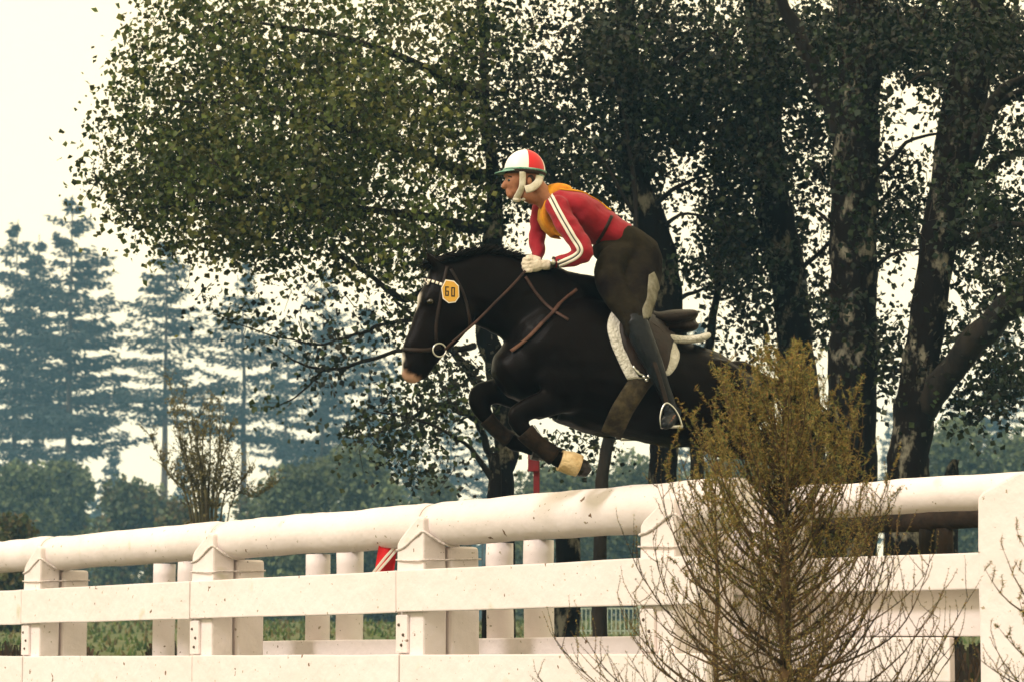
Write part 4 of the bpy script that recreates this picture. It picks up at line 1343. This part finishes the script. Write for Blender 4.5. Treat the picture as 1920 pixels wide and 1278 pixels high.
protos = [conifer_meshes(1, 30, 12.2, 5.8, 1.6), conifer_meshes(2, 30, 16.2, 4.7, 1.3), conifer_meshes(3, 27, 14.0, 4.6, 1.3), conifer_meshes(4, 24, 8.5, 4.6, 1.4), conifer_meshes(6, 13, 1.5, 3.2, 1.3)]
PH = [30, 30, 27, 24, 13]
for tr_, cr_ in protos:
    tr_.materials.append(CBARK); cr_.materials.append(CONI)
CONLIST = [
 (18, 412, 205, 0, 1.0, 'tall conifer cut by the left edge of the picture'),
 (122, 366, 200, 0, 1.12, 'tallest conifer with a dense pointed crown near the left edge'),
 (62, 440, 215, 2, 1.0, 'conifer half hidden between the two tallest at the left'),
 (304, 440, 190, 1, 1.12, 'conifer with a long bare trunk and layered boughs, left of the bare shrub'),
 (452, 478, 195, 2, 1.05, 'conifer with a thin straight bare trunk just right of the bare shrub'),
 (602, 500, 200, 0, .95, 'broad conifer behind the low leafy birch boughs'),
 (533, 590, 215, 2, .95, 'smaller conifer with a short bare trunk left of the broad one'),
 (690, 560, 205, 3, 1.1, 'conifer mostly hidden behind the birch leaves left of the horse muzzle'),
 (602, 832, 150, 4, .9, 'low dark conifer standing in front of the broad one'),
 (212, 836, 240, 4, .95, 'small pale conifer far off between the bare trunks at the left'),
 (335, 850, 260, 4, .7, 'tiny far conifer behind the base of the bare shrub'),
 (845, 700, 200, 1, .7, 'thin conifer glimpsed below the horse head'),
 (905, 720, 210, 1, .6, 'thin conifer trunk glimpsed right beside the slender dark birch'),
 (1318, 588, 190, 3, .9, 'blue hazy conifer top right behind the saddle'),
 (1890, 600, 190, 0, .9, 'hazy conifer under the heavy bough at the right edge'),
 (1800, 730, 200, 3, .9, 'hazy conifer beside the right birch fork'),
 (1690, 720, 215, 3, .8, 'hazy conifer behind the gap between the two right birches'),
 (770, 760, 215, 3, .8, 'hazy conifer below the hanging birch boughs'),
]
for i, (px, top, d, pi_, wf_, lb) in enumerate(CONLIST):
    d *= 1.2
    tp = P(px, top, d)
    bx = PZ(px, 2, d).x
    g0 = gz(bx, d)
    hgt = tp.z - g0
    s = hgt / PH[pi_]
    t = thing('conifer_tree', lb, 'conifer', (bx, d, g0), 'hazy conifers far behind the jump')
    t.rotation_euler = (0, 0, i * 1.7)
    t.scale = (s * wf_, s * wf_, s)
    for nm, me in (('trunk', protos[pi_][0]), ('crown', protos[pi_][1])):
        o = bpy.data.objects.new(nm, me); COL.objects.link(o); o.parent = t
# bushes in the middle distance, each its own thing
def bush(px, top, d, wpx, hpx, pal, label, n=420, leaf=.16, seed=0, name='bush'):
    c = P(px, top + hpx / 2, d)
    gx = gz(c.x, d)
    t = thing(name, label, 'bush', (c.x, d, gx), 'bushes beyond the jump')
    mb = MB()
    rw = wpx / 2 / F * d
    ztop = P(px, top, d).z
    lobes = [(Vector((c.x + lf(-.6, .6) * rw, d + lf(-.6, .6) * rw, lf(gx, ztop - .3 * rw))), lf(.35, .6) * rw) for _ in range(24)]
    lobes.append((Vector((c.x, d, ztop - .45 * rw)), .45 * rw))
    for q, r0 in lobes:
        kk = lf(.75, 1.3)
        for _ in range(n):
            v = Vector((LEAFR.gauss(0, 1), LEAFR.gauss(0, 1), LEAFR.gauss(0, 1))).normalized() * r0 * lf(.45, 1.12)
            v.z *= 1.15
            b = LEAFR.choice(pal); k = kk * lf(.7, 1.3)
            add_leaf(mb, q + v, leaf * lf(.6, 1.3), (b[0] * k, b[1] * k, b[2] * k))
    link('foliage', mb.mesh('foliage', False, 'tint'), LEAF, t)['kind'] = 'stuff'
    st = MB()
    for k in range(5):
        st.tube([Vector((c.x, d, gx - .1)), Vector((c.x + lf(-.3, .3) * rw, d, gx + (ztop - gx) * .5)), Vector((c.x + lf(-.6, .6) * rw, d + lf(-.4, .4) * rw, gx + (ztop - gx) * .85))], [.06, .04, .015], 5)
    link('stem', st.mesh('stem'), DBARK, t)
G1 = [(.08, .11, .055), (.11, .135, .06), (.07, .09, .055)]
G2 = [(.075, .075, .025), (.09, .07, .025), (.06, .08, .03)]
bush(30, 868, 150, 150, 200, G1, 'round green bush at the left edge of the picture', 520, .30)
bush(128, 872, 155, 110, 200, G1, 'upright green bush second from the left edge', 520, .30)
bush(10, 965, 60, 110, 120, G2, 'low yellowish bush at the bottom left corner behind the rail', 400, .12)
bush(245, 900, 140, 150, 150, G2 + G1, 'olive bush left of the bare shrub', 480, .28)
bush(330, 945, 110, 110, 110, G2, 'russet bush at the foot of the bare shrub', 380, .2)
bush(520, 930, 140, 160, 130, G2 + G1, 'low mixed bush right of the bare shrub', 480, .28)
bush(570, 868, 120, 200, 170, G1, 'dense dark green bush under the broad conifer', 560, .24)
bush(690, 840, 125, 180, 190, G1, 'tall green bush below the hanging birch boughs', 560, .24)
bush(820, 900, 130, 150, 120, G1, 'hazy green bush left of the slender dark trunk', 420, .24)
bush(1040, 868, 120, 220, 150, G1, 'hazy green bush behind the red marker stake', 560, .24)
bush(1180, 852, 125, 220, 170, G1, 'hazy green bush under the horse belly', 560, .24)
bush(1370, 840, 125, 220, 170, G1, 'hazy green bush behind the left side of the larch', 480, .24)
bush(1790, 790, 120, 200, 180, G1, 'hazy green bush right of the forked birch', 560, .24)
bush(1905, 810, 118, 180, 180, G1, 'hazy green bush at the right edge above the rail', 560, .24)
# far wood: reads as one mass
mb = MB()
for i in range(360):
    d = lf(315, 400)
    x = lf(-.80, .80) * d
    h = lf(11, 20) * (1 + .35 * noise.noise(Vector((x * .02, 1, 0)))) * .9
    g0 = gz(x, d)
    for k in range(120):
        a = LEAFR.random() ** .7
        rw = 3.4 * (1 - a * .75)
        q = Vector((x + LEAFR.gauss(0, .5) * rw, d + LEAFR.gauss(0, .5) * rw, g0 + h * a))
        kk = lf(.7, 1.3)
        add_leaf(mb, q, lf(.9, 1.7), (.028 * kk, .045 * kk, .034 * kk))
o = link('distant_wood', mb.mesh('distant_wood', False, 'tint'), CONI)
tag(o, 'blue hazy mass of woodland along the far edge of the field', 'woodland')
o['kind'] = 'stuff'

# ================================================================== LARCH SAPLINGS AND BARE SHRUB
def larch(name, label, cat, px, d, top, half_px, seed, nbr, ndl=1.0, brush=0, width=28, lean=0.0):
    r = random.Random(seed)
    bx = PZ(px, 0, d).x
    g0 = gz(bx, d) - .05
    t = thing(name, label, cat, (bx, d, g0 + .05))
    ztop = P(px, top, d).z
    Ht = ztop - g0
    tr = MB()
    pts = []
    for i in range(22):
        f = i / 21
        pts.append(Vector((bx + lean * f + .015 * noise.noise(Vector((seed, f * 5, 0))), d + .02 * noise.noise(Vector((seed, 3, f * 5))), g0 + Ht * f)))
    r0 = width / 2 / F * d
    tr.tube(pts, [max(.0022, r0 * (1.25 - 1.22 * (i / 21) ** .8)) for i in range(22)], 9)
    link('trunk', tr.mesh('trunk', True), LTWIG, t)
    tw = MB(); nd = MB(); 
    half = half_px / F * d
    def needles(p, n, sz):
        for _ in range(n):
            dv = Vector((r.gauss(0, 1), r.gauss(0, 1), r.gauss(0.2, 1))).normalized()
            s = dv.cross(Vector((r.gauss(0, 1), r.gauss(0, 1), r.gauss(0, 1)))).normalized() * .0017
            L = sz * r.uniform(.6, 1.3)
            k = r.uniform(.6, 1.35)
            c = r.choice([(.38, .27, .08), (.30, .24, .075), (.19, .19, .055), (.11, .14, .045), (.30, .17, .055)])
            nd.tri(p - s, p + s, p + dv * L, (c[0] * k, c[1] * k, c[2] * k))
    for b in range(nbr + brush):
        f = (b + r.random()) / nbr
        f = .04 + .94 * f
        if b >= nbr: f = r.uniform(.42, .80)
        z = g0 + Ht * f
        a = r.uniform(0, 2 * math.pi)
        L = half * (1.32 * (1 - f) ** .75 + .12) * r.uniform(.7, 1.15)
        dirv = Vector((math.cos(a), math.sin(a), 0))
        rise = (.25 + 2.4 * f ** 1.2 + r.uniform(-.1, .3))
        if b >= nbr:
            L = Ht * (1 - f) * r.uniform(.75, 1.12) + .02
        p = Vector((bx + lean * f, d, z))
        nst = max(6, int(L / .045))
        br = []
        dvec = (dirv + Vector((0, 0, rise * .35 if b < nbr else 1.1))).normalized()
        for k in range(nst + 1):
            br.append(p.copy())
            up = rise * (.3 + 1.7 * (k / nst))
            if b >= nbr: up = max(0, .93 - dvec.z) * 9
            dvec = (dvec + Vector((0, 0, up * .10)) + Vector((r.gauss(0, .07), r.gauss(0, .07), r.gauss(0, .05)))).normalized()
            p = p + dvec * (L / nst)
        w0 = .0042 * (.5 + L / half)
        tw.tube(br, [max(.0008, w0 * .85 * (1 - .85 * k / nst)) for k in range(nst + 1)], 4, Vector((0, -1, 0.1)))
        for k in range(2, nst + 1):
            if r.random() < (.62 if f > .45 else .92):
                sd = (dvec * .6 + Vector((r.gauss(0, .8), r.gauss(0, .8), r.uniform(.0, 1.0)))).normalized()
                l2 = L * r.uniform(.12, .38) * (1.1 - .6 * k / nst)
                q = br[k].copy(); tp = [q.copy()]
                m = 5
                for _ in range(m):
                    sd = (sd + Vector((r.gauss(0, .12), r.gauss(0, .12), .14))).normalized()
                    q = q + sd * (l2 / m); tp.append(q.copy())
                tw.tube(tp, [max(.0007, .0019 * (1 - .7 * i / m)) for i in range(m + 1)], 3, Vector((0, -1, .1)))
                dens = ndl * (2.9 if f > .38 else 1.3)
                for i in range(1, m + 1):
                    for u in (0, .5):
                        pp = tp[i].lerp(tp[i - 1], u)
                        n_ = int(dens * 3 + r.random())
                        if n_: needles(pp, n_, .016 if f > .4 else .010)
            dens = ndl * (3.0 if f > .38 else 1.4)
            n_ = int(dens * 4 + r.random())
            if n_: needles(br[k], n_, .017 if f > .4 else .010)
    link('twigs', tw.mesh('twigs', True), LTWIG, t)['kind'] = 'stuff'
    if nd.v:
        link('needles', nd.mesh('needles', False, 'tint'), LNEED, t)['kind'] = 'stuff'
    return t
larch('larch_sapling', 'golden brown larch sapling with upswept bare twigs in front of the white fence corner', 'larch sapling', 1474, 11.0, 682, 345, 21, 225, .60, brush=26, width=30)
larch('larch_sapling', 'sparse brown larch sapling with thin twigs reaching in from the right edge of the picture', 'larch sapling', 1990, 10.2, 860, 190, 23, 60, .35, width=20)
larch('larch_sapling', 'upswept larch tip standing behind the left side of the golden larch', 'larch sapling', 1345, 12.2, 800, 120, 33, 60, .8, width=12)
# bare multi-stemmed shrub beyond the left rail
def bare_shrub():
    r = random.Random(4)
    d = 34.0
    b = P(388, 1010, d)
    t = thing('bare_shrub', 'nearly leafless shrub with a fan of upright olive stems rising above the left rail', 'shrub', (b.x, d, gz(b.x, d)))
    stems = [(318, 712, 5), (345, 745, 6), (372, 782, 9), (362, 800, 10), (392, 758, 6), (412, 752, 6), (432, 800, 4), (415, 830, 5), (283, 818, 5), (300, 860, 4), (382, 800, 8), (345, 830, 6), (440, 860, 5), (470, 880, 4), (515, 905, 3), (325, 770, 4)]
    nd = MB(); 
    base = P(392, 1180, d); base.z = gz(b.x, d)
    for (x, y, w) in stems:
        mb = MB()
        tip = P(x, y, d + r.uniform(-.6, .6))
        mid = P(390 + (x - 390) * .33, 950, d + r.uniform(-.3, .3))
        pts = [Vector(q) for q in bez([tuple(base), tuple(mid), tuple(mid.lerp(tip, .5) + Vector((r.uniform(-.05, .05), 0, -.02))), tuple(tip)], 16)]
        mb.tube(pts, [max(.004, w / 2 / F * d * (1.25 - 1.1 * i / 15)) for i in range(16)], 5)
        for i in range(4, 16):
            for _ in range(3):
                L = r.uniform(.08, .30)
                dv = Vector((r.uniform(-.8, .8), r.uniform(-.8, .8), r.uniform(.4, 1.3))).normalized()
                q = pts[i] + dv * L
                mb.tube([pts[i], q], [.005, .002], 3)
                for _ in range(7):
                    k = r.uniform(.7, 1.3)
                    add_leaf(nd, pts[i].lerp(q, r.random()) + Vector((r.uniform(-.03, .03), r.uniform(-.03, .03), 0)), r.uniform(.018, .042), (.13 * k, .11 * k, .04 * k))
        link('stem', mb.mesh('stem', True), mat_shrub, t)
    link('leaves', nd.mesh('leaves', False, 'tint'), LEAF, t)['kind'] = 'stuff'
mat_shrub = mat('olive_stem', (.085, .075, .032), .95, .4, 20, (.05, .04, .02), 6)
bare_shrub()

# ================================================================== HAZE
mbh = MB()
mbh.box(Vector((-360, -60, -2.9)), Vector((720, 0, 0)), Vector((0, 620, 0)), Vector((0, 0, 52)))
hme = mbh.mesh('haze'); fix_normals(hme)
hz = link('haze', hme)
hm_ = bpy.data.materials.new('haze_air'); hm_.use_nodes = True
t_ = hm_.node_tree; t_.nodes.clear()
ou = t_.nodes.new('ShaderNodeOutputMaterial'); pv = t_.nodes.new('ShaderNodeVolumePrincipled')
pv.inputs['Color'].default_value = (*HAZE_COLOR, 1)
pv.inputs['Density'].default_value = HAZE_DENSITY
t_.links.new(pv.outputs[0], ou.inputs['Volume'])
hme.materials.append(hm_)
hz['kind'] = 'stuff'
tag(hz, 'thin blue summer haze filling the air', 'haze')
for o in list(bpy.data.objects):
    if o.name.startswith('crown') or o.name.startswith('needles') or o.name.startswith('foliage') or o.name.startswith('twigs') or o.name.startswith('leaves'):
        pass
